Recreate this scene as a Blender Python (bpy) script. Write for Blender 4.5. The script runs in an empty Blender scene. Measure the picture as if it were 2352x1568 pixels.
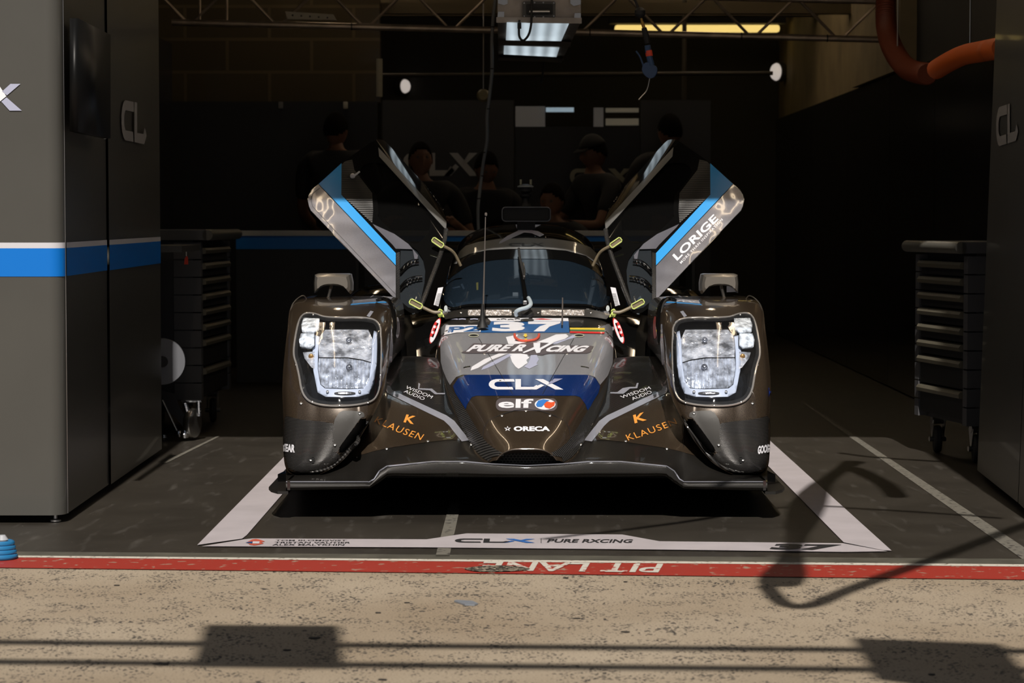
import bpy, bmesh, math, random
from mathutils import Vector, Matrix, noise
from mathutils.bvhtree import BVHTree
R = math.radians
random.seed(7)
scene = bpy.context.scene
COL = scene.collection

# ---------------------------------------------------------------- camera, sky, sun, exposure
FPX = 2352 * 85.0 / 36.0                      # focal length in pixels (85 mm on a 36 mm sensor)
CAM_H = 1.10
PITCH = math.atan((784 - 497) / FPX)
YAW = math.atan(24 / FPX)
FW = Vector((-math.sin(YAW) * math.cos(PITCH), math.cos(YAW) * math.cos(PITCH), -math.sin(PITCH)))
RT = Vector((math.cos(YAW), math.sin(YAW), 0.0))
UP = RT.cross(FW)
CAM = Vector((0, 0, CAM_H))
cd = bpy.data.cameras.new('camera'); cam = bpy.data.objects.new('camera', cd); COL.objects.link(cam)
cd.lens = 85; cd.sensor_width = 36; cd.clip_start = .05; cd.clip_end = 200
cam.matrix_world = Matrix(((RT.x, UP.x, -FW.x, CAM.x), (RT.y, UP.y, -FW.y, CAM.y), (RT.z, UP.z, -FW.z, CAM.z), (0, 0, 0, 1)))
cd.dof.use_dof = True; cd.dof.focus_distance = 9.2; cd.dof.aperture_fstop = 6.5
scene.camera = cam
world = bpy.data.worlds.new('sky'); scene.world = world; world.use_nodes = True
bgn = world.node_tree.nodes['Background']
bgn.inputs[0].default_value = (.50, .56, .68, 1); bgn.inputs[1].default_value = .19
sl = bpy.data.lights.new('sun', 'SUN'); sl.energy = 4.6; sl.angle = R(.6); sl.color = (1.0, .93, .85)
sun = bpy.data.objects.new('sun', sl); COL.objects.link(sun)
SUN_EL, SUN_AZ = R(45), R(-.4)               # travels away from the camera and slightly to the left
sdir = Vector((math.sin(SUN_AZ) * math.cos(SUN_EL), math.cos(SUN_AZ) * math.cos(SUN_EL), -math.sin(SUN_EL)))
sun.rotation_euler = sdir.to_track_quat('-Z', 'Y').to_euler()
sun.location = (1, -6, 9)
vs = scene.view_settings
vs.view_transform = 'Standard'; vs.look = 'None'; vs.gamma = 1; vs.use_curve_mapping = False; vs.exposure = 0.0

# ---------------------------------------------------------------- measuring helpers
def ray(px, py):
    return FW + RT * ((px - 1176) / FPX) + UP * ((784 - py) / FPX)
def W(px, py, D):
    """world point seen at a photo pixel at distance D"""
    r = ray(px, py); return CAM + r * (D / r.y)
def G(px, py, z=0.0):
    """world point on the horizontal plane z"""
    r = ray(px, py); return CAM + r * ((z - CAM_H) / r.z)
def XP(px, py, X):
    """world point on the plane x = X"""
    r = ray(px, py); return CAM + r * (X / r.x)

# ---------------------------------------------------------------- materials
MATS = {}
def mat(name, col, rough=.5, metal=0., coat=0., emit=None, es=1., spec=.5, bump=0., bscale=60., var=0., vscale=20., alpha=1., trans=0.):
    m = bpy.data.materials.new(name); m.use_nodes = True; nt = m.node_tree; b = nt.nodes['Principled BSDF']
    b.inputs['Base Color'].default_value = (*col, 1); b.inputs['Roughness'].default_value = rough
    b.inputs['Metallic'].default_value = metal; b.inputs['Coat Weight'].default_value = coat; b.inputs['Coat Roughness'].default_value = .04
    b.inputs['Specular IOR Level'].default_value = spec
    b.inputs['Alpha'].default_value = alpha; b.inputs['Transmission Weight'].default_value = trans
    if emit: b.inputs['Emission Color'].default_value = (*emit, 1); b.inputs['Emission Strength'].default_value = es
    tc = nt.nodes.new('ShaderNodeTexCoord')
    if var:
        n = nt.nodes.new('ShaderNodeTexNoise'); n.inputs['Scale'].default_value = vscale; n.inputs['Detail'].default_value = 5
        nt.links.new(tc.outputs['Object'], n.inputs['Vector'])
        r = nt.nodes.new('ShaderNodeMapRange'); r.inputs[1].default_value = .3; r.inputs[2].default_value = .7
        r.inputs[3].default_value = 1 - var; r.inputs[4].default_value = 1 + var
        nt.links.new(n.outputs['Fac'], r.inputs[0])
        mx = nt.nodes.new('ShaderNodeVectorMath'); mx.operation = 'SCALE'; mx.inputs[0].default_value = col
        nt.links.new(r.outputs[0], mx.inputs['Scale']); nt.links.new(mx.outputs[0], b.inputs['Base Color'])
    if bump:
        n = nt.nodes.new('ShaderNodeTexNoise'); n.inputs['Scale'].default_value = bscale; n.inputs['Detail'].default_value = 3
        nt.links.new(tc.outputs['Object'], n.inputs['Vector'])
        bp = nt.nodes.new('ShaderNodeBump'); bp.inputs['Strength'].default_value = bump; bp.inputs['Distance'].default_value = .01
        nt.links.new(n.outputs['Fac'], bp.inputs['Height']); nt.links.new(bp.outputs[0], b.inputs['Normal'])
    MATS[name] = m; return m
def flake(name, col, fl, rough=.35, coat=1., metal=.55):
    """metallic paint with flakes"""
    m = mat(name, col, rough, metal, coat); nt = m.node_tree; b = nt.nodes['Principled BSDF']
    tc = nt.nodes.new('ShaderNodeTexCoord'); n = nt.nodes.new('ShaderNodeTexNoise'); n.inputs['Scale'].default_value = 1100; n.inputs['Detail'].default_value = 1
    nt.links.new(tc.outputs['Object'], n.inputs['Vector'])
    cr = nt.nodes.new('ShaderNodeValToRGB'); cr.color_ramp.elements[0].position = .42; cr.color_ramp.elements[1].position = .78
    cr.color_ramp.elements[0].color = (*col, 1); cr.color_ramp.elements[1].color = (*fl, 1)
    nt.links.new(n.outputs['Fac'], cr.inputs[0]); nt.links.new(cr.outputs[0], b.inputs['Base Color'])
    return m
def carbon(name, c0, c1, scale=90, axis='DIAGONAL', rough=.32, bump=.4):
    m = mat(name, c0, rough, .3, .35); nt = m.node_tree; b = nt.nodes['Principled BSDF']
    tc = nt.nodes.new('ShaderNodeTexCoord'); w = nt.nodes.new('ShaderNodeTexWave')
    w.wave_type = 'BANDS'; w.bands_direction = axis; w.inputs['Scale'].default_value = scale
    w.inputs['Distortion'].default_value = .15; w.inputs['Detail'].default_value = 1
    nt.links.new(tc.outputs['Object'], w.inputs['Vector'])
    cr = nt.nodes.new('ShaderNodeValToRGB'); cr.color_ramp.elements[0].color = (*c0, 1); cr.color_ramp.elements[1].color = (*c1, 1)
    nt.links.new(w.outputs['Fac'], cr.inputs[0]); nt.links.new(cr.outputs[0], b.inputs['Base Color'])
    bp = nt.nodes.new('ShaderNodeBump'); bp.inputs['Strength'].default_value = bump; bp.inputs['Distance'].default_value = .002
    nt.links.new(w.outputs['Fac'], bp.inputs['Height']); nt.links.new(bp.outputs[0], b.inputs['Normal'])
    return m
def glassy(name, tint, haze, hmix=.25, rough=.03):
    """thin tinted pane: see-through with gloss and a little milky haze painted in as diffuse colour"""
    m = bpy.data.materials.new(name); m.use_nodes = True; nt = m.node_tree; nt.nodes.remove(nt.nodes['Principled BSDF'])
    out = nt.nodes['Material Output']; t = nt.nodes.new('ShaderNodeBsdfTransparent'); t.inputs[0].default_value = (*tint, 1)
    d = nt.nodes.new('ShaderNodeBsdfDiffuse'); d.inputs[0].default_value = (*haze, 1)
    g = nt.nodes.new('ShaderNodeBsdfGlossy'); g.inputs['Roughness'].default_value = rough; g.inputs[0].default_value = (.9, .9, .9, 1)
    m1 = nt.nodes.new('ShaderNodeMixShader'); m1.inputs[0].default_value = hmix
    nt.links.new(t.outputs[0], m1.inputs[1]); nt.links.new(d.outputs[0], m1.inputs[2])
    fr = nt.nodes.new('ShaderNodeFresnel'); fr.inputs[0].default_value = 1.45
    m2 = nt.nodes.new('ShaderNodeMixShader'); nt.links.new(fr.outputs[0], m2.inputs[0]); nt.links.new(m1.outputs[0], m2.inputs[1]); nt.links.new(g.outputs[0], m2.inputs[2])
    nt.links.new(m2.outputs[0], out.inputs[0]); MATS[name] = m; return m

BLACKG = mat('black_gloss', (.004, .004, .004), .08, 0, 1, spec=.4)
BLACKM = mat('black_matt', (.008, .008, .008), .6)
BROWN = flake('brown_flake_paint', (.020, .0135, .0085), (.16, .115, .075), .3, 1, .35)
SILVER = flake('grey_flake_paint', (.215, .218, .235), (.50, .50, .53), .4, .9, .15)
SILVER2 = flake('grey_roof_paint', (.16, .16, .155), (.3, .3, .3), .5, .3, .1)
STRIPE = mat('pale_grey_stripe', (.36, .37, .43), .35, .2, .5)
BLUE = flake('navy_paint', (.005, .028, .16), (.01, .05, .22), .25, 1, .2)
SKYB = mat('sky_blue_film', (.02, .30, .72), .35, 0, .4)
NUMB = mat('number_blue', (.03, .13, .36), .3, 0, .6)
WHITE = mat('white_vinyl', (.88, .88, .93), .35, 0, .4)
PALE = mat('pale_vinyl', (.42, .44, .58), .4)
ORANGE = mat('orange_vinyl', (.80, .33, .06), .4)
RED = mat('red_vinyl', (.70, .03, .03), .35, 0, .3)
YELL = mat('yellow_vinyl', (.75, .55, .05), .4)
GREEN = mat('green_vinyl', (.05, .15, .06), .4)
PLUM = mat('plum_outline', (.10, .085, .09), .4)
CARB = carbon('carbon_weave', (.005, .0045, .004), (.030, .027, .023), 120)
CARBR = carbon('carbon_ribbed', (.008, .008, .008), (.07, .066, .062), 62, 'Z', .3, .8)
CARBD = carbon('carbon_side', (.003, .003, .003), (.014, .0135, .013), 50, 'DIAGONAL', .3, .6)
CARBF = carbon('carbon_flank', (.006, .006, .006), (.075, .072, .068), 34, 'DIAGONAL', .3, .7)
DKGREY = mat('dark_grey_panel', (.07, .068, .064), .5, .1)
CHROME = mat('chrome', (.75, .76, .80), .18, 1, bump=.3, bscale=40)
STEEL = mat('steel', (.55, .54, .52), .3, 1)
GUN = mat('mirror_grey', (.30, .275, .24), .32, .75, .5)
RUBBER = mat('rubber', (.012, .012, .012), .7)
WSGLASS = glassy('windshield_glass', (.42, .48, .54), (.05, .085, .13), .17, .04)
DRGLASS = glassy('door_glass', (.20, .20, .20), (.01, .01, .01), .3, .03)
HLGLASS = glassy('headlight_cover', (.93, .94, .96), (.6, .62, .66), .012, .02)
ALU = mat('brushed_aluminium', (.34, .30, .26), .45, .7, var=.2, vscale=12)
TUBE = mat('truss_tube', (.42, .34, .26), .4, .75, var=.25, vscale=9)

# ---------------------------------------------------------------- mesh helpers
def cr(p0, p1, p2, p3, t):
    return .5 * ((2 * p1) + (p2 - p0) * t + (2 * p0 - 5 * p1 + 4 * p2 - p3) * t * t + (3 * p1 - p0 - 3 * p2 + p3) * t ** 3)
def dense(pts, n):
    m = len(pts) - 1; out = []
    for i in range(n + 1):
        t = i / n * m; k = min(int(t), m - 1); f = t - k
        out.append(cr(pts[max(k - 1, 0)], pts[k], pts[k + 1], pts[min(k + 2, m)], f))
    return out
class MB:
    def __init__(s): s.v = []; s.f = []
    def add(s, vs_, fs):
        o = len(s.v); s.v += [Vector(v) for v in vs_]; s.f += [tuple(i + o for i in f) for f in fs]; return s
    def quad(s, a, b, c, d): return s.add([a, b, c, d], [(0, 1, 2, 3)])
    def hexa(s, p):          # 8 corners: bottom 4 then top 4
        return s.add(p, [(0, 3, 2, 1), (4, 5, 6, 7), (0, 1, 5, 4), (1, 2, 6, 5), (2, 3, 7, 6), (3, 0, 4, 7)])
    def box(s, x0, x1, y0, y1, z0, z1, rot=0, piv=None, b=0.):
        if b: return s.bbox(x0, x1, y0, y1, z0, z1, b, rot, piv)
        p = [Vector(q) for q in ((x0, y0, z0), (x1, y0, z0), (x1, y1, z0), (x0, y1, z0), (x0, y0, z1), (x1, y0, z1), (x1, y1, z1), (x0, y1, z1))]
        if rot:
            c = Vector(piv) if piv else Vector(((x0 + x1) / 2, (y0 + y1) / 2, 0)); m = Matrix.Rotation(rot, 3, 'Z'); p = [c + m @ (q - c) for q in p]
        return s.hexa(p)
    def bbox(s, x0, x1, y0, y1, z0, z1, b, rot=0, piv=None):
        bm = bmesh.new(); bmesh.ops.create_cube(bm, size=1)
        for v in bm.verts: v.co = Vector(((x0 + x1) / 2 + v.co.x * (x1 - x0), (y0 + y1) / 2 + v.co.y * (y1 - y0), (z0 + z1) / 2 + v.co.z * (z1 - z0)))
        bmesh.ops.bevel(bm, geom=bm.edges[:], offset=b, segments=2, affect='EDGES', profile=.5)
        bm.verts.ensure_lookup_table(); bm.verts.index_update(); vs_ = [v.co.copy() for v in bm.verts]
        if rot:
            c = Vector(piv) if piv else Vector(((x0 + x1) / 2, (y0 + y1) / 2, 0)); m = Matrix.Rotation(rot, 3, 'Z'); vs_ = [c + m @ (q - c) for q in vs_]
        s.add(vs_, [[v.index for v in f.verts] for f in bm.faces]); bm.free(); return s
    def tube(s, pts, r, n=10, cap=True):
        pts = [Vector(p) for p in pts]; rs = r if isinstance(r, (list, tuple)) else [r] * len(pts); o = len(s.v); up = None
        for i, p in enumerate(pts):
            d = (pts[min(i + 1, len(pts) - 1)] - pts[max(i - 1, 0)]).normalized()
            a = up - d * up.dot(d) if up else d.orthogonal()
            if a.length < 1e-6: a = d.orthogonal()
            a.normalize(); up = a; b = d.cross(a)
            for k in range(n):
                t = 2 * math.pi * k / n; s.v.append(p + (a * math.cos(t) + b * math.sin(t)) * rs[i])
        for i in range(len(pts) - 1):
            for k in range(n):
                s.f.append((o + i * n + k, o + i * n + (k + 1) % n, o + (i + 1) * n + (k + 1) % n, o + (i + 1) * n + k))
        if cap:
            s.f.append(tuple(o + k for k in reversed(range(n)))); e = o + (len(pts) - 1) * n; s.f.append(tuple(e + k for k in range(n)))
        return s
    def ring(s, pts, r, n=8):
        return s.tube(list(pts) + [pts[0], pts[1]], r, n, False)
    def lathe(s, prof, c, axis=(0, 0, 1), n=28):
        """prof: (radius, along axis)"""
        ax = Vector(axis).normalized(); a = ax.orthogonal().normalized(); b = ax.cross(a); o = len(s.v); c = Vector(c)
        for r, h in prof:
            for k in range(n):
                t = 2 * math.pi * k / n; s.v.append(c + ax * h + (a * math.cos(t) + b * math.sin(t)) * r)
        for i in range(len(prof) - 1):
            for k in range(n):
                s.f.append((o + i * n + k, o + i * n + (k + 1) % n, o + (i + 1) * n + (k + 1) % n, o + (i + 1) * n + k))
        s.f.append(tuple(o + k for k in reversed(range(n)))); e = o + (len(prof) - 1) * n; s.f.append(tuple(e + k for k in range(n)))
        return s
    def grid(s, rows, keep=None):
        o = len(s.v); m = len(rows[0])
        for r in rows: s.v += [Vector(p) for p in r]
        for i in range(len(rows) - 1):
            for k in range(m - 1):
                q = (o + i * m + k, o + i * m + k + 1, o + (i + 1) * m + k + 1, o + (i + 1) * m + k)
                if keep is None or keep((s.v[q[0]] + s.v[q[2]]) / 2): s.f.append(q)
        return s
    def prism(s, poly, d):
        """poly: 3D loop, d: thickness vector"""
        n = len(poly); a = [Vector(p) for p in poly]; b = [p + Vector(d) for p in a]
        return s.add(a + b, [tuple(range(n))[::-1], tuple(range(n, 2 * n))] + [(i, (i + 1) % n, n + (i + 1) % n, n + i) for i in range(n)])
    def mirror(s, cx):
        m = MB(); m.v = [Vector((2 * cx - v.x, v.y, v.z)) for v in s.v]; m.f = [tuple(reversed(f)) for f in s.f]; return m
    def bvh(s): return BVHTree.FromPolygons(s.v, s.f)
    def build(s, name, m, parent=None, sharp=35, solid=0., smooth=True):
        off = wloc(parent) if parent else Vector((0, 0, 0))
        me = bpy.data.meshes.new(name); me.from_pydata([tuple(v - off) for v in s.v], [], s.f)
        bm = bmesh.new(); bm.from_mesh(me); bmesh.ops.recalc_face_normals(bm, faces=bm.faces); bm.to_mesh(me); bm.free()
        if smooth:
            me.polygons.foreach_set('use_smooth', [True] * len(me.polygons)); me.set_sharp_from_angle(angle=R(sharp))
        me.materials.append(m); me.update()
        o = bpy.data.objects.new(name, me); COL.objects.link(o); o.parent = parent
        if solid:
            md = o.modifiers.new('thickness', 'SOLIDIFY'); md.thickness = solid; md.offset = -1
        return o
def wloc(o):
    l = Vector((0, 0, 0))
    while o: l += o.location; o = o.parent
    return l
def tag(o, label, cat, group=None, kind=None):
    if label: o['label'] = label
    if cat: o['category'] = cat
    if group: o['group'] = group
    if kind: o['kind'] = kind
    return o
def thing(name, loc, label, cat, group=None):
    o = bpy.data.objects.new(name, None); COL.objects.link(o); o.location = loc; o.empty_display_size = .05
    return tag(o, label, cat, group)
def struct(o): o['kind'] = 'structure'; return o

def inpoly(x, y, P):
    c = False; j = len(P) - 1
    for i in range(len(P)):
        if (P[i][1] > y) != (P[j][1] > y) and x < (P[j][0] - P[i][0]) * (y - P[i][1]) / (P[j][1] - P[i][1]) + P[i][0]: c = not c
        j = i
    return c
def topx(p):
    """photo pixel of a world point"""
    d = p - CAM; z = d.dot(FW); return 1176 + FPX * d.dot(RT) / z, 784 - FPX * d.dot(UP) / z
def smooth_loop(P, n=4):
    out = []; m = len(P); V = [Vector((p[0], p[1], 0)) for p in P]
    for i in range(m):
        for k in range(n):
            q = cr(V[i - 1], V[i], V[(i + 1) % m], V[(i + 2) % m], k / n); out.append((q.x, q.y))
    return out
def grow(P, d):
    n = len(P); cx = sum(p[0] for p in P) / n; cy = sum(p[1] for p in P) / n; out = []
    for i in range(n):
        a = Vector((P[i - 1][0], P[i - 1][1])); b = Vector((P[(i + 1) % n][0], P[(i + 1) % n][1])); t = (b - a)
        if t.length < 1e-6: out.append(P[i]); continue
        t.normalize(); nn = Vector((t.y, -t.x)); p = Vector((P[i][0], P[i][1]))
        if inpoly(p.x + nn.x * .6, p.y + nn.y * .6, P): nn = -nn
        out.append(tuple(p + nn * d))
    return out
def mir(P): return [(2420 - x, y) for x, y in P][::-1]

def fill2d(loops, step=8.):
    """triangulate loops (outer + holes) in the plane, then cut on a grid -> verts2d, faces"""
    bm = bmesh.new(); ed = []
    for L in loops:
        vs_ = [bm.verts.new((x, y, 0)) for x, y in L]
        for i in range(len(vs_)): ed.append(bm.edges.new((vs_[i], vs_[(i + 1) % len(vs_)])))
    bmesh.ops.triangle_fill(bm, use_beauty=True, use_dissolve=False, edges=ed, normal=(0, 0, 1))
    gridcut(bm, step); return bm
def gridcut(bm, step):
    if not step: return
    xs = [v.co.x for v in bm.verts]; ys = [v.co.y for v in bm.verts]
    for ax, lo, hi in ((0, min(xs), max(xs)), (1, min(ys), max(ys))):
        k = math.ceil(lo / step) * step
        while k < hi:
            co = Vector((0, 0, 0)); co[ax] = k; no = Vector((0, 0, 0)); no[ax] = 1
            bmesh.ops.bisect_plane(bm, geom=bm.verts[:] + bm.edges[:] + bm.faces[:], dist=1e-4, plane_co=co, plane_no=no)
            k += step
def bm_to_mb(bm, f):
    bm.verts.ensure_lookup_table(); bm.verts.index_update(); m = MB()
    m.v = [f(v.co.x, v.co.y) for v in bm.verts]; m.f = [tuple(v.index for v in q.verts) for q in bm.faces]; bm.free(); return m
def onto(bvh, off=.0015, push=0.):
    def f(x, y):
        r = ray(x, y).normalized(); h = bvh.ray_cast(CAM, r)
        if h[0] is None:
            h = bvh.find_nearest(CAM + r * 9.6)
            p = h[0]
        else: p = h[0]
        n = h[1]
        if n.dot(r) > 0: n = -n
        return p + n * off + Vector((0, push, 0))
    return f
def patch(name, loops, m, f, parent, step=8., nrm=False, **k):
    bm = fill2d(loops, step); pts = [(v.co.x, v.co.y) for v in bm.verts]
    o = bm_to_mb(bm, f).build(name, m, parent, **k)
    if nrm:                                  # true surface normals for a curved sheet
        me = o.data; ns = []
        for x, y in pts:
            n = (f(x + 1, y) - f(x - 1, y)).cross(f(x, y + 1) - f(x, y - 1)).normalized(); ns.append(n)
        if sum(me.vertices[p.vertices[0]].normal.dot(ns[p.vertices[0]]) for p in me.polygons) < 0: ns = [-n for n in ns]
        me.normals_split_custom_set_from_vertices(ns)
    return o
_txt = {}
def text_bm(s, bold=0., space=1.):
    key = (s, bold, space)
    if key not in _txt:
        c = bpy.data.curves.new('t', 'FONT'); c.body = s; c.size = 1; c.offset = bold; c.space_character = space; c.resolution_u = 3; c.fill_mode = 'FRONT'
        o = bpy.data.objects.new('t', c); COL.objects.link(o); dg = bpy.context.evaluated_depsgraph_get(); dg.update()
        me = bpy.data.meshes.new_from_object(o.evaluated_get(dg)); bpy.data.objects.remove(o); bpy.data.curves.remove(c); _txt[key] = me
    bm = bmesh.new(); bm.from_mesh(_txt[key]); bmesh.ops.remove_doubles(bm, verts=bm.verts, dist=1e-5)
    xs = [v.co.x for v in bm.verts]; x0, x1 = min(xs), max(xs); ys = [v.co.y for v in bm.verts]; y0, y1 = min(ys), max(ys)
    for v in bm.verts: v.co.x = (v.co.x - x0) / (x1 - x0); v.co.y = (v.co.y - y0) / (y1 - y0); v.co.z = 0
    return bm
def quadmap(p0, p1, up):
    p0, p1, up = Vector(p0), Vector(p1), Vector(up); return lambda u, v: p0 + (p1 - p0) * u + up * v
def text(name, s, p0, p1, up, m, f, parent, bold=0., space=1., step=8., bend=None, **k):
    """letters laid with their baseline from p0 to p1 and cap height along up (photo frame), then carried onto a surface by f"""
    bm = text_bm(s, bold, space); q = quadmap(p0, p1, up)
    for v in bm.verts:
        w = q(v.co.x, v.co.y)
        if bend: w.y += bend * (4 * v.co.x * (1 - v.co.x))
        v.co.x, v.co.y = w.x, w.y
    gridcut(bm, step); return bm_to_mb(bm, f).build(name, m, parent, **k)
CLXP = [[(.335, 1), (.10, 1), (.055, .93), (.02, .80), (0, .60), (0, .40), (.02, .20), (.055, .07), (.10, 0), (.33, 0), (.315, .25), (.115, .25), (.085, .33), (.075, .42), (.075, .58), (.085, .67), (.115, .75), (.345, .75)],
        [(.355, 1), (.43, 1), (.43, .25), (.60, .25), (.635, .42), (.66, .36), (.69, .22), (.62, 0), (.355, 0)],
        [(.62, 1), (.73, 1), (1.0, 0), (.89, 0)], [(.88, 1), (.99, 1), (.86, .58), (.80, .48), (.805, .62)], [(.64, 0), (.745, .40), (.70, .52), (.62, .27), (.54, 0)]]
def logo(name, polys, p0, p1, up, m, f, parent, step=8., **k):
    q = quadmap(p0, p1, up); mb = MB()
    for P in polys:
        b = bm_to_mb(fill2d([[tuple(q(u, v)) for u, v in P]], step), f); mb.add(b.v, b.f)
    return mb.build(name, m, parent, **k)
def line_patch(name, pts, w, m, f, parent, step=6., close=False, **k):
    """a thin strip following a photo-frame polyline, carried onto a surface"""
    V = [Vector(p) for p in pts]; n = len(V); mb = MB(); o = []; fine = []
    for i in range(n if close else n - 1):
        a, b = V[i], V[(i + 1) % n]; c = max(1, int((b - a).length / step))
        for j in range(c): fine.append(a.lerp(b, j / c))
    if not close: fine.append(V[-1])
    N = len(fine); vs_ = []
    for i in range(N):
        a = fine[i - 1] if (i or close) else fine[i]; b = fine[(i + 1) % N] if (i < N - 1 or close) else fine[i]
        t = (b - a).normalized(); nn = Vector((t.y, -t.x)) * (w / 2); vs_ += [f(*(fine[i] + nn)), f(*(fine[i] - nn))]
    fs = [(2 * i, 2 * i + 1, 2 * ((i + 1) % N) + 1, 2 * ((i + 1) % N)) for i in range(N if close else N - 1)]
    mb.add(vs_, fs); return mb.build(name, m, parent, **k)

# ================================================================ THE PLACE
CX = .0150
def concrete_mat():
    m = mat('pit_concrete', (.36, .29, .205), .85); nt = m.node_tree; b = nt.nodes['Principled BSDF']; N = nt.nodes.new; L = nt.links.new
    tc = N('ShaderNodeTexCoord'); mp = N('ShaderNodeMapping'); mp.inputs['Scale'].default_value = (1, 1.0, 1); L(tc.outputs['Object'], mp.inputs[0])
    n1 = N('ShaderNodeTexNoise'); n1.inputs['Scale'].default_value = 1.3; n1.inputs['Detail'].default_value = 8; L(mp.outputs[0], n1.inputs['Vector'])
    n4 = N('ShaderNodeTexNoise'); n4.inputs['Scale'].default_value = 160; n4.inputs['Detail'].default_value = 3; L(mp.outputs[0], n4.inputs['Vector'])
    r4 = N('ShaderNodeMapRange'); r4.inputs[1].default_value = .3; r4.inputs[2].default_value = .7; r4.inputs[3].default_value = .78; r4.inputs[4].default_value = 1.15; L(n4.outputs['Fac'], r4.inputs[0])
    c1 = N('ShaderNodeValToRGB'); c1.color_ramp.elements[0].position = .3; c1.color_ramp.elements[1].position = .75
    c1.color_ramp.elements[0].color = (.30, .235, .16, 1); c1.color_ramp.elements[1].color = (.42, .35, .26, 1); L(n1.outputs['Fac'], c1.inputs[0])
    sc_ = N('ShaderNodeVectorMath'); sc_.operation = 'SCALE'; L(c1.outputs[0], sc_.inputs[0]); L(r4.outputs[0], sc_.inputs['Scale'])
    last = sc_.outputs[0]
    for scale, thr, dens in ((110, .17, .45), (55, .12, .46), (24, .068, .5), (8, .025, .5)):     # rubber specks
        n = N('ShaderNodeTexNoise'); n.inputs['Scale'].default_value = scale * .08; n.inputs['Detail'].default_value = 3; L(mp.outputs[0], n.inputs['Vector'])
        v = N('ShaderNodeTexVoronoi'); v.inputs['Scale'].default_value = scale; v.inputs['Randomness'].default_value = 1
        mp2 = N('ShaderNodeMapping'); mp2.inputs['Scale'].default_value = (.75, .55, 1); mp2.inputs['Location'].default_value = (scale, 0, 0); L(tc.outputs['Object'], mp2.inputs[0])
        dn = N('ShaderNodeTexNoise'); dn.inputs['Scale'].default_value = scale * 1.3; L(mp2.outputs[0], dn.inputs['Vector'])
        ad = N('ShaderNodeVectorMath'); ad.operation = 'MULTIPLY_ADD'; ad.inputs[1].default_value = (1.2 / scale,) * 3; L(dn.outputs['Color'], ad.inputs[0]); L(mp2.outputs[0], ad.inputs[2])
        L(ad.outputs[0], v.inputs['Vector'])
        a = N('ShaderNodeMath'); a.operation = 'LESS_THAN'; 
        k = N('ShaderNodeMapRange'); k.inputs[1].default_value = dens - .15; k.inputs[2].default_value = dens + .15; k.inputs[3].default_value = 0; k.inputs[4].default_value = thr * 2.2; L(n.outputs['Fac'], k.inputs[0])
        L(v.outputs['Distance'], a.inputs[0]); L(k.outputs[0], a.inputs[1])
        mx = N('ShaderNodeMix'); mx.data_type = 'RGBA'; mx.inputs[7].default_value = (.05, .042, .035, 1); L(a.outputs[0], mx.inputs[0]); L(last, mx.inputs[6]); last = mx.outputs[2]
    L(last, b.inputs['Base Color'])
    bp = N('ShaderNodeBump'); bp.inputs['Strength'].default_value = .35; bp.inputs['Distance'].default_value = .004; L(n4.outputs['Fac'], bp.inputs['Height']); L(bp.outputs[0], b.inputs['Normal'])
    return m
def matfloor(name, c0, c1, c2, rough=.5):
    m = mat(name, c0, rough); nt = m.node_tree; b = nt.nodes['Principled BSDF']; N = nt.nodes.new; L = nt.links.new
    tc = N('ShaderNodeTexCoord'); n1 = N('ShaderNodeTexNoise'); n1.inputs['Scale'].default_value = 2.2; n1.inputs['Detail'].default_value = 10; n1.inputs['Roughness'].default_value = .65; L(tc.outputs['Object'], n1.inputs['Vector'])
    c = N('ShaderNodeValToRGB'); c.color_ramp.elements[0].position = .35; c.color_ramp.elements[1].position = .72; c.color_ramp.elements[0].color = (*c0, 1); c.color_ramp.elements[1].color = (*c1, 1); L(n1.outputs['Fac'], c.inputs[0])
    mp = N('ShaderNodeMapping'); mp.inputs['Scale'].default_value = (6, 1.2, 1); mp.inputs['Rotation'].default_value = (0, 0, .5); L(tc.outputs['Object'], mp.inputs[0])
    n2 = N('ShaderNodeTexNoise'); n2.inputs['Scale'].default_value = 3; n2.inputs['Detail'].default_value = 6; L(mp.outputs[0], n2.inputs['Vector'])
    r2 = N('ShaderNodeMapRange'); r2.inputs[1].default_value = .58; r2.inputs[2].default_value = .8; L(n2.outputs['Fac'], r2.inputs[0])
    v = N('ShaderNodeTexVoronoi'); v.inputs['Scale'].default_value = 17; L(tc.outputs['Object'], v.inputs['Vector'])
    lt = N('ShaderNodeMath'); lt.operation = 'LESS_THAN'; lt.inputs[1].default_value = .045; L(v.outputs['Distance'], lt.inputs[0])
    m1 = N('ShaderNodeMix'); m1.data_type = 'RGBA'; m1.inputs[7].default_value = (*c2, 1); L(r2.outputs[0], m1.inputs[0]); L(c.outputs[0], m1.inputs[6])
    m2 = N('ShaderNodeMix'); m2.data_type = 'RGBA'; m2.inputs[7].default_value = (.22, .2, .17, 1); L(lt.outputs[0], m2.inputs[0]); L(m1.outputs[2], m2.inputs[6]); L(m2.outputs[2], b.inputs['Base Color'])
    bp = N('ShaderNodeBump'); bp.inputs['Strength'].default_value = .25; bp.inputs['Distance'].default_value = .004; L(n1.outputs['Fac'], bp.inputs['Height']); L(bp.outputs[0], b.inputs['Normal'])
    return m
FLOORM = matfloor('rubber_floor', (.026, .022, .017), (.045, .039, .031), (.085, .078, .068), .42)
CONC = concrete_mat()
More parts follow.
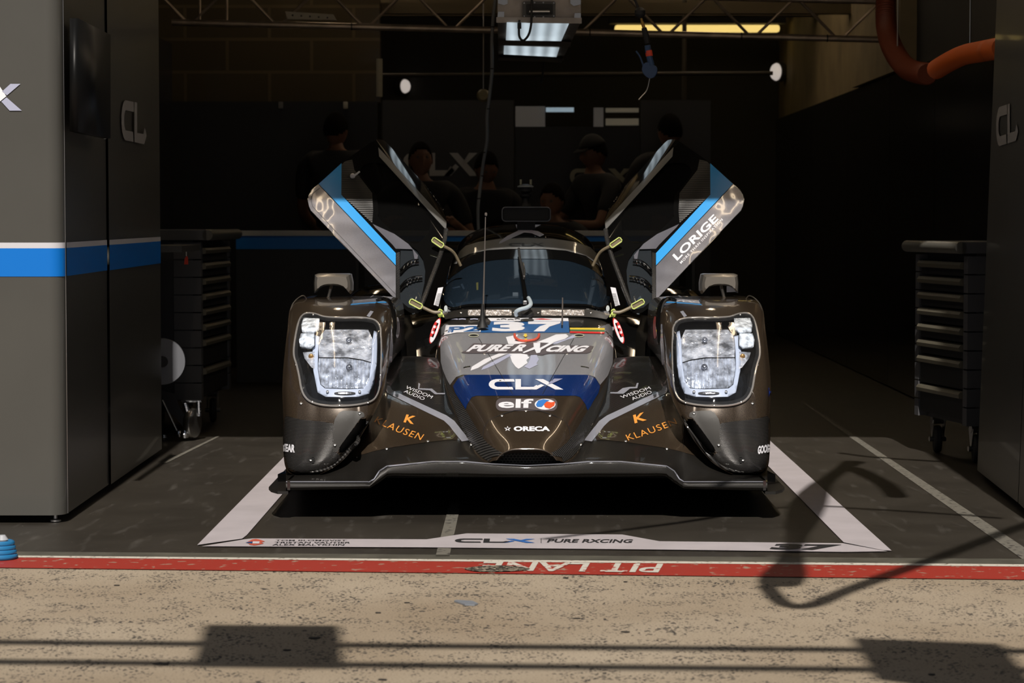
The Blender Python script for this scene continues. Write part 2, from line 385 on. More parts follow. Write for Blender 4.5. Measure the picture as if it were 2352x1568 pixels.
def worn(name, col, chip, amount=.62, scale=30):
    m = mat(name, col, .6); nt = m.node_tree; b = nt.nodes['Principled BSDF']; N = nt.nodes.new; L = nt.links.new
    tc = N('ShaderNodeTexCoord'); n = N('ShaderNodeTexNoise'); n.inputs['Scale'].default_value = scale; n.inputs['Detail'].default_value = 6; L(tc.outputs['Object'], n.inputs['Vector'])
    c = N('ShaderNodeValToRGB'); c.color_ramp.elements[0].position = amount; c.color_ramp.elements[1].position = amount + .03; c.color_ramp.elements[0].color = (*col, 1); c.color_ramp.elements[1].color = (*chip, 1)
    L(n.outputs['Fac'], c.inputs[0]); L(c.outputs[0], b.inputs['Base Color']); return m
REDP = worn('red_floor_paint', (.33, .026, .014), (.32, .22, .16), .62, 28)
WHP = worn('white_floor_paint', (.62, .58, .50), (.2, .16, .12), .60, 60)
TAPE = mat('white_floor_tape', (.50, .46, .48), .45, var=.08, vscale=6)
GREYL = worn('grey_floor_line', (.16, .15, .125), (.05, .045, .04), .58, 40)
INK = mat('black_print', (.02, .02, .022), .5)

def gq(l0, r0, l1, r1, z, ex=900):
    """ground quad between two photo-frame lines given by their heights at x=0 and x=2352"""
    f = lambda a, b, x: a + (b - a) * x / 2352
    return [G(-ex, f(l0, r0, -ex), z), G(2352 + ex, f(l0, r0, 2352 + ex), z), G(2352 + ex, f(l1, r1, 2352 + ex), z), G(-ex, f(l1, r1, -ex), z)]
a, b_, _, _ = gq(1277, 1298, 1300, 1330, 0)
for p_ in (a, b_): pass
sl_ = (b_.y - a.y) / (b_.x - a.x); e0 = Vector((-9, a.y + sl_ * (-9 - a.x), 0)); e1 = Vector((9, a.y + sl_ * (9 - a.x), 0))
floor = struct(MB().quad(e0, e1, (9, 24, 0), (-9, 24, 0)).build('floor', FLOORM))
lane = struct(MB().quad((-14, -14, 0), (14, -14, 0), (14, e1.y, 0), (-14, e0.y, 0)).build('floor_pit_lane', CONC))
def gpatch(name, loop, m, parent, z, step=0): return patch(name, [loop], m, lambda x, y: G(x, y, z), parent, step)
MB().quad(*gq(1266, 1283, 1275, 1296, .002)).build('rubber_edge', mat('edge_strip', (.085, .08, .062), .6, var=.3, vscale=8), floor)
MB().quad(*gq(1275, 1295.5, 1279, 1300.5, .004)).build('white_line', WHP, lane)
MB().quad(*gq(1279, 1300.5, 1303, 1330.5, .003)).build('red_line', REDP, lane)
text('lettering', 'PIT LANE', (1524, 1294), (1112, 1289), (-12, 20), worn('lettering_paint', (.60, .57, .50), (.40, .04, .03), .6, 30), lambda x, y: G(x, y, .005), lane, bold=.02, step=0)
gpatch('floor_stain', smooth_loop([(1068, 1304), (1110, 1299), (1160, 1298), (1205, 1302), (1215, 1307), (1170, 1311), (1110, 1312), (1080, 1309)]), worn('scorched_paint', (.03, .026, .02), (.35, .3, .22), .52, 90), lane, .006)
gpatch('grey_line', [(1838, 922), (1845, 922), (2352, 1256), (2352, 1286), (1957, 1007)], GREYL, floor, .002)
gpatch('grey_line', [(372, 1062), (384, 1062), (520, 994), (513, 994)], GREYL, floor, .002)
gpatch('grey_line', [(1000, 1278), (1032, 1278), (1060, 1150), (1034, 1150)], GREYL, floor, .002)
# the taped frame round the car
tf = thing('floor_tape_frame', G(1240, 1250), 'white printed tape frame stuck on the black floor around the race car', 'floor marking')
gpatch('tape_strip', [(453, 1251), (556, 1236.5), (567, 1228), (852, 900), (801, 900), (655, 1046)], TAPE, tf, .004)
gpatch('tape_strip', [(2048, 1264), (2028, 1263), (1938, 1245), (1597, 900), (1645, 900)], TAPE, tf, .004)
gpatch('tape_strip', [(463, 1254), (562, 1238), (580, 1236), (980, 1238), (1071, 1224.5), (1429, 1227), (1515, 1242.5), (1936, 1247), (2038, 1265.5), (1940, 1267), (1560, 1262), (980, 1256.5)], TAPE, tf, .004)
gf = lambda x, y: G(x, y, .0055)
text('lettering', 'TOM BLOMQVIST', (632, 1242), (795, 1242.3), (1.5, -3.2), INK, gf, tf, bold=.01, step=0)
text('lettering', 'TRISTAN VAUTIER', (630, 1247), (804, 1247.2), (1.5, -3.4), INK, gf, tf, bold=.01, step=0)
text('lettering', 'ALEX MALYKHIN', (625, 1252), (790, 1252.2), (1.5, -3.6), INK, gf, tf, bold=.01, step=0)
logo('badge', [[(.1, .5), (.3, .9), (.5, 1), (.7, .9), (1, .6), (.8, .5), (.95, .3), (.7, .1), (.5, 0), (.25, .12)]], (562, 1252), (607, 1252), (3, -15), mat('badge_red', (.55, .10, .06), .5), gf, tf, 0)
logo('badge', [[(.38, .3), (.38, .62), (.72, .62), (.72, .3)]], (562, 1252), (607, 1252), (3, -15), WHITE, lambda x, y: G(x, y, .0065), tf, 0)
logo('badge', [[(0, .45), (.36, .62), (.36, .3)]], (562, 1252), (607, 1252), (3, -15), NUMB, lambda x, y: G(x, y, .0065), tf, 0)
logo('logo', CLXP[:2], (1044, 1245), (1229, 1246), (2, -9), INK, gf, tf, 0)
logo('logo', CLXP[2:], (1044, 1245), (1229, 1246), (2, -9), mat('blue_print', (.03, .14, .45), .5), gf, tf, 0)
gpatch('divider', [(1242, 1236), (1243.5, 1236), (1243.5, 1246), (1242, 1246)], INK, tf, .0055)
text('lettering', 'PURE RXCING', (1256, 1245), (1450, 1246), (5, -8), INK, gf, tf, bold=.025, step=0)
text('lettering', '37', (1766, 1261), (1918, 1263), (16, -13), INK, gf, tf, bold=.06, step=0)

# ---- shell
SHELLM = mat('dark_wall', (.03, .028, .024), .8)
BEIGE = mat('raw_concrete_wall', (.22, .17, .09), .8, var=.25, vscale=3)
BPAN = mat('black_gloss_panel', (.010, .010, .011), .18, 0, 0, bump=.03, bscale=3)
PANG = mat('garage_panel_grey', (.072, .070, .062), .33, .0, .15, bump=.015, bscale=2, var=.05, vscale=3)
PSW = mat('panel_stripe_white', (.62, .62, .66), .4)
PSB = mat('panel_stripe_blue', (.002, .17, .62), .35)
struct(MB().box(-3.0, -2.8, 8.9, 23, 0, 3.7).build('wall_left', SHELLM, smooth=False))
struct(MB().box(2.43, 2.7, 15.0, 23, 0, 3.6).build('wall_right', BEIGE, smooth=False))
struct(MB().box(2.43, 2.7, 8.9, 14.99, 0, 3.6).build('wall_right_front', SHELLM, smooth=False))
struct(MB().box(-3, 2.7, 23, 23.2, 0, 3.7).build('wall_back', SHELLM, smooth=False))
struct(MB().box(-3.2, 3.1, 8.65, 23.2, 3.62, 3.8).build('ceiling', SHELLM, smooth=False))
struct(MB().box(-9, 9, 8.64, 8.9, 3.4, 6.5).build('wall_front', SHELLM, smooth=False))
# panelling along the right and left walls
def wpan(x0, x1, y0, y1, h, label, n=1):
    t = thing('wall_panel', Vector(((x0 + x1) / 2, y0, 0)), label, 'wall panel', 'black wall panels'); MB().box(x0, x1, y0 + .004, y1 - .004, .01, h).build('panel_face', BPAN, t, smooth=False); return t
ys_ = [10.35, 12.2, 13.9, 15.6, 17.6, 19.8, 22.6]
nm_ = ['nearest the right pier', 'second from the right pier', 'third from the right pier, beside the race car tail', 'fourth from the right pier', 'fifth from the right pier', 'farthest back, under the bulkhead lamp']
for i in range(6): wpan(2.36, 2.42, ys_[i], ys_[i + 1], 2.0, 'glossy black panel on the right wall, ' + nm_[i])
for i, (y0, y1) in enumerate(((11.3, 13.2), (13.2, 15.1), (15.1, 16.9))): wpan(-2.5, -2.44, y0, y1, 2.3, 'glossy black panel on the left wall, ' + ['behind the drawer trolley', 'second behind the drawer trolley', 'ending at the back partition'][i])
struct(MB().box(2.33, 2.43, 15.0, 17.2, 2.01, 3.61).build('trim_1', BEIGE, smooth=False))
struct(MB().box(-2.8, 2.43, 20.0, 20.18, 2.75, 2.9).box(-2.8, 2.43, 18.0, 18.12, 2.60, 2.68).build('trim_3', mat('ceiling_beam', (.10, .075, .035), .6), smooth=False))

def pathwall(path, z0, z1, off=0., lean=0.):
    """vertical sheet along a ground path"""
    m = MB(); n = len(path); pts = []
    for i in range(n):
        a = path[max(i - 1, 0)]; b = path[min(i + 1, n - 1)]; t = (Vector(b) - Vector(a)).normalized(); nn = Vector((t.y, -t.x)); pts.append(Vector(path[i]) + nn * off)
    m.grid([[(p.x + lean * z0, p.y, z0) for p in pts], [(p.x + lean * z1, p.y, z1) for p in pts]]); return m
# left pier: grey front panel with rounded corner, two dark inner panels
LX = W(148, 1208, 8.62).x
fr = .055
arc = [(LX - fr + fr * math.sin(t), 8.62 - fr * math.cos(t) + fr) for t in [R(a_) for a_ in range(0, 91, 15)]]
z_b = G(150, 1208).y
S0, S1, S2 = W(70, 557, 8.62).z, W(70, 570, 8.62).z, W(70, 635, 8.62).z
def garage_panel(path, z0, z1, label, off=.002, lean=0., foot=None):
    t = thing('garage_panel', Vector((path[0][0], path[0][1], 0)), label, 'garage panel')
    pathwall(path, z0, z1, 0, lean).build('panel_face', PANG, t)
    pathwall(path, S1, S0, off, lean).build('white_stripe', PSW, t)
    pathwall(path, S2, S1, off, lean).build('blue_stripe', PSB, t)
    return t
gp1 = garage_panel([(-6, 8.62), (LX - .9, 8.62)] + [(LX - fr - .001, 8.62)] + arc, .03, 3.38, 'sunlit grey panel on the front of the left pier with a blue stripe')
MB().tube([(LX, 8.684, .03), (LX, 8.684, 3.38)], .0028, 8).build('edge_trim', STEEL, gp1)
MB().lathe([(.012, 0.0), (.02, .004), (.02, .010), (.007, .014), (.007, .04)], (LX - .04, 8.66, 0)).build('levelling_foot', STEEL, gp1)
fm = lambda D, off=.004: (lambda x, y: W(x, y, D - off))
logo('logo', [[(0, 0), (1, 0), (.62, .42), (.2, .12), (-.6, .9), (-.9, 1)]], (0, 0), (1, 0), (0, 1), PSW, lambda x, y: Vector((-50, -50, -5)), gp1, 0) if False else None
patch('logo', [[(24, 192.5), (47, 192.5), (16, 219), (4.6, 210)]], PALE, fm(8.62), gp1, 0)
patch('logo', [[(3, 233), (15, 223.5), (50, 254), (22, 254)]], PALE, fm(8.62), gp1, 0)
patch('logo', [[(-60, 154), (-30, 154), (14.5, 221), (-26, 254), (-55, 254), (-8, 221)]], WHITE, fm(8.62), gp1, 0)
gp2 = garage_panel([(LX, 8.70), (LX - .012, 9.62)], .03, 3.38, 'dark inner side panel of the left pier, next to the sunlit front panel')
gp3 = garage_panel([(LX - .004, 9.63), (LX - .02, 11.1), (LX - .9, 11.1)], .03, 3.38, 'inner side panel of the left pier with large grey letters, farther from the pit lane')
PLT = mat('panel_letter_grey', (.26, .25, .24), .5)
xp = lambda X: (lambda x, y: XP(x, y, X))
logo('lettering', CLXP[:2], (279, 320), (363, 338), (0, -92), PLT, xp(LX - .004 + .004), gp3, 0)
tv = thing('wall_monitor', W(200, 320, 9.1), 'black flat screen mounted high on the inner side of the left pier', 'screen')
MB().quad(*[XP(x, y, LX + .03) for x, y in ((160, 42), (236, 80), (236, 318), (160, 302))]).build('screen', mat('screen_black', (.004, .004, .004), .4, spec=.2), tv, solid=.03)
MB().tube([XP(239, 84, LX + .025), XP(241, 319, LX + .025)], .006).build('frame_edge', STEEL, tv)
# right pier
lean = (W(2288, 31, 10.2).x - W(2244, 1096, 10.2).x) / (W(2288, 31, 10.2).z)
ra, rb, rc = G(2244, 1096), G(2337, 1172), G(2500, 1310)
gp4 = garage_panel([(rb.x, rb.y), (ra.x, ra.y), (ra.x + .4, ra.y)], .03, 3.38, 'grey inner panel of the right pier with large pale letters, farther from the pit lane', lean=lean)
rd = Vector((1.825, 8.62, 0))
gp5 = garage_panel([(7, 8.62), (rd.x + .03, 8.62), (rd.x, 8.66), (rb.x, rb.y - .01)], .03, 3.38, 'inner panel of the right pier nearest the pit lane, at the right edge', lean=.03)
def rpl(x, y):      # onto the leaning right panel
    r = ray(x, y); n = Vector((rb.y - ra.y, ra.x - rb.x, 0)).cross(Vector((0, 0, 0))) ; A = Vector((ra.x, ra.y, 0)); B = Vector((rb.x, rb.y, 0)); C = A + Vector((lean, 0, 1))
    n = (B - A).cross(C - A).normalized();
    if n.dot(r) > 0: n = -n
    return CAM + r * ((A + n * .005 - CAM).dot(n) / r.dot(n))
logo('lettering', CLXP[:2], (2288, 338), (2361, 314), (0, -90), PLT, rpl, gp4, 0)

# ---- back partition with banners, opening and counter
PD = 17.6
def back_panel(x0, x1, y0, y1, m, label, D=PD):
    a_, c_ = W(x0, y0, D), W(x1, y1, D)
    t = thing('partition_panel', Vector(((a_.x + c_.x) / 2, D, 0)), label, 'partition panel')
    MB().box(a_.x, c_.x, D, D + .05, max(.0, c_.z), a_.z).build('panel_face', m, t, smooth=False); return t
DG = mat('banner_grey', (.042, .042, .042), .5)
DG2 = mat('banner_black', (.012, .012, .012), .5)
back_panel(375, 868, 233, 870, DG2, 'black partition panel behind the left drawer trolley')
bp2 = back_panel(878, 1180, 230, 870, DG, 'dark grey banner panel with white letters behind the men left of the car')
bp3 = back_panel(1184, 1468, 291, 870, DG2, 'low black banner panel under the back opening')
back_panel(1472, 1630, 230, 870, DG, 'dark grey panel behind the tallest man, right of the opening')
WL = mat('banner_white', (.55, .55, .55), .5)
logo('logo', CLXP, (925, 404), (1098, 404), (0, -53), WL, fm(PD, .01), bp2, 0)
logo('logo', CLXP, (1309, 424), (1450, 424), (0, -37), mat('banner_cream', (.40, .38, .28), .5), fm(PD, .01), bp3, 0)
struct(MB().box(-2.8, -1.05, 17.85, 18.0, W(0, 235, 17.85).z, 3.6).build('wall_block', carbon('block_wall', (.11, .085, .045), (.13, .10, .055), 1, 'Z', .9, .1), smooth=False))
nt_ = bpy.data.materials['block_wall'].node_tree; bt = nt_.nodes.new('ShaderNodeTexBrick'); bt.inputs['Color1'].default_value = (.09, .068, .034, 1); bt.inputs['Color2'].default_value = (.075, .056, .028, 1); bt.inputs['Mortar'].default_value = (.14, .11, .06, 1)
bt.inputs['Scale'].default_value = 1; bt.inputs['Brick Width'].default_value = .62; bt.inputs['Row Height'].default_value = .24; bt.inputs['Mortar Size'].default_value = .012
mp_ = nt_.nodes.new('ShaderNodeMapping'); mp_.inputs['Rotation'].default_value = (R(90), 0, 0); tc_ = nt_.nodes.new('ShaderNodeTexCoord')
nt_.links.new(tc_.outputs['Object'], mp_.inputs[0]); nt_.links.new(mp_.outputs[0], bt.inputs['Vector']); nt_.links.new(bt.outputs[0], nt_.nodes['Principled BSDF'].inputs['Base Color'])
ct = thing('work_counter', W(1000, 862, 16.0).copy(), 'long dark counter with a white edge and blue stripe behind the car', 'counter')
ct.location.z = 0
a_, c_ = W(541, 530, 16.0), W(1560, 862, 16.0); zt = a_.z
MB().box(a_.x, c_.x, 16.03, 16.32, .0, zt - .03).build('counter_body', mat('counter_dark', (.055, .055, .055), .6), ct, smooth=False)
MB().box(a_.x - .01, c_.x + .01, 16.0, 16.35, zt - .033, zt).build('countertop', mat('counter_white', (.75, .74, .70), .4), ct, smooth=False)
MB().box(a_.x, c_.x, 16.02, 16.03, W(541, 572, 16.0).z, zt - .033).build('blue_stripe', mat('counter_blue', (.004, .26, .85), .4), ct, smooth=False)
# bright room behind the opening
sh = thing('ceiling_unit', W(1290, 290, 20.3), 'white unit with a lit tube seen through the back opening', 'light fitting')
a_, c_ = W(1184, 244, 20.4), W(1252, 292, 20.4); MB().box(a_.x, c_.x, 20.4, 20.6, c_.z, a_.z).build('white_panel', mat('far_white_glow', (.35, .35, .36), .6, emit=(.6, .65, .7), es=.02), sh)  # faint emission stands in for room light on panel and upright
a_, c_ = W(1254, 247, 20.4), W(1318, 257, 20.4); MB().box(a_.x, c_.x, 20.38, 20.42, c_.z, a_.z).build('light_tube', mat('far_tube', (.5, .6, .7), .6, emit=(.55, .75, .9), es=.30), sh)
a_, c_ = W(1364, 247, 20.4), W(1386, 292, 20.4); MB().box(a_.x, c_.x, 20.4, 20.5, c_.z, a_.z).build('upright', MATS['far_white_glow'], sh)
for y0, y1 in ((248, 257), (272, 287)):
    a_, c_ = W(1392, y0, 20.4), W(1467, y1, 20.4); MB().box(a_.x, c_.x, 20.4, 20.5, c_.z, a_.z).build('slat', mat('far_slat_glow', (.35, .32, .24), .6, emit=(.75, .7, .55), es=.05), sh)  # slats given a slight glow in place of room light

# ---- lights of the place
yl = thing('strip_light', W(1600, 66, 22.0), 'long warm yellow strip light near the ceiling at the back right', 'strip light')
a_, c_ = W(1412, 58, 22.0), W(1790, 74, 22.0)
MB().box(a_.x, c_.x, 21.95, 22.05, c_.z, a_.z, b=.02).build('light_tube', mat('yellow_tube', (.9, .7, .3), .5, emit=(1, .72, .22), es=.9), yl)
MB().box(a_.x - .05, c_.x + .05, 21.9, 22.1, a_.z + .01, a_.z + .08).build('housing', SHELLM, yl)
for x in (a_.x + .2, c_.x - .2): MB().tube([(x, 22.0, a_.z + .07), (x, 22.0, 3.615)], .006).build('hanger', STEEL, yl)
for px, py, rx, D, lb in ((1783, 165, .062, 22.4, 'round white bulkhead lamp high on the pale column at right'), (930, 198, .05, 22.92, 'small round white lamp high at the back left')):
    c = W(px, py, D); t = thing('bulkhead_lamp', c, lb, 'lamp'); ax = Vector((-.86, -.5, 0)) if px > 1200 else Vector((.8, -.6, 0))
    if px > 1200: MB().box(c.x, 2.429, c.y + .02, c.y + .06, c.z - .02, c.z + .02).build('wall_arm', DKGREY, t)
    MB().lathe([(.0, .045), (rx * .7, .04), (rx * 1.15, .02), (rx * 1.3, 0)], c, ax).build('lamp_glass', mat('lamp_glass', (.8, .8, .78), .3, emit=(1, .88, .8), es=.42), t)
    MB().lathe([(rx * 1.5, 0), (rx * 1.5, -.06), (.02, -.07)], c, ax).build('housing', DKGREY, t)
zb = W(1143, 50, 12.0).z
q = lambda x, y, z=0: G(x, y, zb + z)
lb = thing('overhead_light_case', (q(1143, 50) + q(1288, 143)) / 2, 'aluminium flight case light with two lit panels hanging above the car', 'hanging light')
bl, br, fr_, fl_ = q(1145, 138), q(1289, 143), q(1334, 51), q(1143, 50)
h_ = Vector((0, 0, .26)); mb = MB()
mb.quad(fl_, fr_, fr_ + h_, fl_ + h_).quad(br, bl, bl + h_, br + h_).quad(bl, fl_, fl_ + h_, bl + h_).quad(fr_, br, br + h_, fr_ + h_).quad(fl_ + h_, fr_ + h_, br + h_, bl + h_)
mb.quad(fl_, fr_, br, bl).build('case_body', ALU, lb, smooth=False)
def lightwave(name, col, es):
    m = mat(name, (.5, .55, .6), .4, emit=col, es=es); nt = m.node_tree; w = nt.nodes.new('ShaderNodeTexWave'); w.bands_direction = 'X'; w.inputs['Scale'].default_value = 4.2; w.inputs['Distortion'].default_value = .3
    tc = nt.nodes.new('ShaderNodeTexCoord'); nt.links.new(tc.outputs['Object'], w.inputs['Vector']); r = nt.nodes.new('ShaderNodeMapRange'); r.inputs[3].default_value = es * .72; r.inputs[4].default_value = es * 1.45
    nt.links.new(w.outputs['Fac'], r.inputs[0]); nt.links.new(r.outputs[0], nt.nodes['Principled BSDF'].inputs['Emission Strength']); return m
LP = lightwave('light_panel_glow', (.62, .73, .80), .58)
for P in (((1164, 51), (1307, 54), (1289, 94.5), (1162, 92.6)), ((1158, 105), (1285, 109.5), (1278, 131), (1157, 125))):
    MB().quad(*[q(x, y, -.006) for x, y in P]).build('light_panel', LP, lb)
for P in (((1147, 92), (1312, 96), (1309, 108), (1145, 104)), ((1145, 131), (1295, 135), (1289, 143), (1145, 138))):
    MB().hexa([q(x, y, -.03) for x, y in P] + [q(x, y) for x, y in P]).build('cross_bar', ALU, lb)
fz = lambda x, y, d=.0: W(x, y, fl_.y - d)
MB().hexa([fz(1140, 52, .02), fz(1336, 54, .02), fz(1336, 54, -.02), fz(1140, 52, -.02), fz(1140, 39, .02), fz(1336, 41, .02), fz(1336, 41, -.02), fz(1140, 39, -.02)]).build('edge_profile', ALU, lb)
def rrect(x0, y0, x1, y1, r, n=4):
    out = []
    for cx, cy, a0 in ((x1 - r, y0 + r, -90), (x1 - r, y1 - r, 0), (x0 + r, y1 - r, 90), (x0 + r, y0 + r, 180)):
        for k in range(n + 1):
            a_ = R(a0 + 90 * k / n); out.append((cx + r * math.cos(a_), cy + r * math.sin(a_)))
    return out
mb = MB().prism([fz(x, y, .014) for x, y in rrect(1200, 3, 1276, 40, 5)], (0, .012, 0)); hd = mb.build('handle_plate', DKGREY, lb)
MB().prism([fz(x, y, .016) for x, y in rrect(1208, 9, 1270, 34, 3)], (0, .002, 0)).build('handle_dish', BLACKM, hd)
MB().tube([fz(1217, 29, .02), fz(1217, 26, .035), fz(1262, 26, .035), fz(1262, 29, .02)], .008).build('handle_grip', STEEL, hd)
mb = MB()
for x, y in ((1204, 7), (1228, 6), (1248, 6), (1272, 7), (1204, 37), (1228, 39), (1248, 39), (1272, 37)): mb.lathe([(.0045, 0), (.003, .003)], fz(x, y, .015), (0, -1, 0), 10)
mb.build('rivets', STEEL, hd)['kind'] = 'stuff'
for P in ([(1144, 27), (1158, 27), (1158, 46), (1142, 46)], [(1320, 30), (1334, 30), (1334, 48), (1318, 48)], [(1144, -6), (1166, -6), (1166, 8), (1158, 12), (1144, 8)], [(1310, -6), (1334, -6), (1334, 10), (1318, 14), (1310, 8)]):
    MB().prism([fz(x, y, .012) for x, y in P], (0, .012, 0)).build('corner_plate', STEEL, lb)
MB().tube(dense([fz(1222, -20, .05), fz(1221, 20, .05), fz(1220, 55, .04), fz(1214, 80, .03), fz(1202, 93, .03), fz(1193, 84, .02), fz(1192, 62, .02), fz(1193, 46, .02)], 30), .006).build('power_cable', RUBBER, lb)
MB().tube([fz(1193, 66, .02), fz(1193, 52, .02)], .010).build('cable_plug', BLACKM, lb)
MB().tube(dense([W(1249, 133, 14.6), W(1248, 155, 14.6), W(1246, 175, 14.6), W(1243, 190, 14.6)], 12), .006).build('power_cable', RUBBER, lb)
# hanging cables for the case (straps up to the ceiling)
MB().tube([fl_ + h_, fl_ + Vector((0, 0, 3.61 - fl_.z))], .004).tube([fr_ + h_, fr_ + Vector((0, 0, 3.61 - fl_.z))], .004).tube([bl + h_, bl + Vector((0, 0, 3.61 - bl.z))], .004).tube([br + h_, br + Vector((0, 0, 3.62 - br.z))], .004).build('suspension_wires', STEEL, lb)

# warm strip lights along the ceiling (back pair draws the gold roof lines, front pair added to brighten the roof)
WARM = mat('warm_tube', (.9, .75, .5), .5, emit=(1, .78, .52), es=16)
for x, y, lb_ in ((-1.3, 10.9, 'warm ceiling strip light just inside the lintel at left, out of view'), (1.3, 10.9, 'warm ceiling strip light just inside the lintel at right, out of view'), (-1.35, 18.2, 'warm ceiling strip light behind the left end of the partition, out of view'), (1.35, 18.2, 'warm ceiling strip light behind the right end of the partition, out of view')):
    t = thing('strip_light', (x, y, 3.5), lb_, 'strip light'); MB().tube([(x, y - 1.8, 3.50), (x, y + 1.8, 3.50)], .014).build('light_tube', WARM, t); MB().box(x - .07, x + .07, y - 1.9, y + 1.9, 3.54, 3.615).build('housing', WHITE, t)
# ---- truss
TD = 15.4
ty = lambda x: 52 + (x - 440) * .0245
tt = thing('lighting_truss', W(1240, 70, TD), 'long aluminium lattice truss hanging across the garage above the car', 'truss')
MB().tube([W(395, ty(395), TD), W(2092, ty(2092), TD)], .021, 14).build('lower_chord', TUBE, tt)
MB().tube([W(300, ty(300) - 86, TD), W(2110, ty(2110) - 88, TD)], .021, 14).build('upper_chord', TUBE, tt)
MB().tube([W(395, ty(395) - 96, TD + .25), W(2092, ty(2092) - 96, TD + .25)], .016, 10).build('rear_chord', TUBE, tt)
for xn in (436, 640, 841, 1038, 1236, 1331, 1530, 1729, 1928):
    for s in (-1, 1):
        if (xn == 1236 and s > 0) or (xn == 1331 and s < 0): continue
        MB().tube([W(xn + 11 * s, ty(xn) - 5, TD), W(xn + 90 * s, ty(xn + 90 * s) - 84, TD)], .0095, 8).build('brace', TUBE, tt)
for xn in (459, 521, 2047): MB().tube([W(xn, ty(xn), TD), W(xn, ty(xn) - 86, TD)], .008, 8).build('brace', TUBE, tt)
for xn in (1174, 808, 1355, 1703, 1900): MB().tube([W(xn - 1.5, ty(xn), TD), W(xn + 1.5, ty(xn), TD)], .0235, 12).build('cable_tie', BLACKM, tt)
for x in (500, 1950): MB().tube([W(x, ty(x) - 85, TD), Vector((W(x, 0, TD).x, TD, 3.62))], .006).build('hanger', STEEL, tt)
vt = thing('perforated_rail', W(735, 38, TD - .1), 'short pale perforated rail lying on the truss, upper left', 'rail')
MB().prism([W(x, y, TD - .05) for x, y in ((655, 26), (765, 33), (772, 46), (660, 44))], (0, .05, 0)).build('rail', mat('pale_metal', (.42, .38, .30), .6, .2), vt)
mb = MB()
for i in range(5): mb.lathe([(.006, 0), (.004, .002)], W(672 + i * 20, 35 + i * 1.4, TD - .055), (0, -1, 0), 8)
mb.build('hole_row', BLACKM, vt)
# hanging grey hose
hg = MB().tube(dense([W(1142, -30, 13.6), W(1134, 30, 13.6), W(1130, 90, 13.6), W(1130, 160, 13.6), W(1125, 215, 13.6), W(1119, 265, 13.6), W(1119, 320, 13.6), W(1110, 375, 13.6), W(1103, 430, 13.6), W(1098, 480, 13.6), W(1099, 530, 13.6)], 60), .0095).build('hanging_hose', mat('grey_hose', (.16, .17, .18), .5))
tag(hg, 'thin grey hose hanging from the ceiling down behind the windshield', 'hose')
for y, x in ((62, 1131), (158, 1130), (250, 1121), (350, 1113), (404, 1107), (456, 1100)): MB().tube([W(x, y - 1.5, 13.6), W(x, y + 1.5, 13.6)], .0105).build('hose_tie', BLACKM, hg)
# air gun
ag = thing('air_blow_gun', W(1490, 150, 11.2), 'blue air blow gun with a red band hanging from a cable', 'air gun')
AD = 11.2; NAVY = mat('gun_blue', (.035, .075, .17), .45)
A_ = lambda x, y, d=0: W(x, y, AD - d)
MB().tube(dense([A_(1440, -60), A_(1455, -10), A_(1466, 18)], 10), .006).build('cable', RUBBER, ag)
MB().lathe([(.002, -.026), (.016, -.021), (.025, -.009), (.025, .009), (.016, .021), (.002, .026)], A_(1470, 29), (0, 0, 1)).build('stop_ball', BLACKM, ag)
MB().tube([A_(1473, 42), A_(1475, 52)], .006).tube([A_(1475, 50), A_(1479, 64)], .008).build('brass_fitting', mat('brass', (.55, .32, .08), .4, .8), ag)
MB().tube([A_(1479, 64), A_(1484, 84), A_(1487, 100)], [.012, .016, .013]).build('coupling', BLACKM, ag)
MB().tube([A_(1487, 104), A_(1489, 118), A_(1492, 134), A_(1496, 150)], [.014, .015, .014, .016]).build('gun_handle', NAVY, ag)
MB().tube([A_(1489.5, 116), A_(1491.5, 129)], .0162).build('red_band', mat('band_red', (.75, .08, .04), .5), ag)
MB().prism([A_(x, y, .012) for x, y in smooth_loop([(1478, 148), (1486, 143), (1500, 148), (1508, 156), (1507, 168), (1498, 179), (1488, 178), (1479, 170), (1475, 160)], 3)], (0, .024, 0)).build('gun_body', NAVY, ag)
MB().ring(dense([A_(1496, 150), A_(1507, 154), A_(1508, 166), A_(1500, 178), A_(1494, 170)], 14), .003).build('finger_guard', NAVY, ag)
MB().tube(dense([A_(1461, 117), A_(1470, 130), A_(1476, 146), A_(1479, 158)], 10), .004).build('trigger_lever', NAVY, ag)
MB().tube(dense([A_(1492, 180), A_(1489, 196), A_(1484, 210), A_(1475, 220), A_(1467, 229)], 12), .0028).build('nozzle', STEEL, ag)
# orange ducts
def duct(pts, r, name, lbl, m, n=120, D=12.5):
    P = dense([W(x, y, D + dd) for x, y, dd in pts], n); t = MB().tube(P, [r * (1 if i % 2 else .9) for i in range(len(P))], 14).build(name, m); MB().tube([P[n // 2 + 10], Vector((P[n // 2 + 10].x, P[n // 2 + 10].y, 3.61))], .004).build('hanger_wire', STEEL, t); return tag(t, lbl, 'hose')
duct([(2035, -20, 1.4), (2036, 60, 1.3), (2052, 115, 1.0), (2085, 158, .6), (2130, 170, .2)], .060, 'ribbed_duct', 'dark red ribbed duct curving down under the right end of the truss', mat('duct_red', (.16, .035, .012), .5))
duct([(2150, 160, -.2), (2180, 142, -.4), (2215, 126, -.7), (2255, 118, -1.1), (2300, 110, -1.5)], .050, 'ribbed_duct', 'bright orange ribbed duct at the upper right, beside the right pier', mat('duct_orange', (.50, .10, .015), .5))
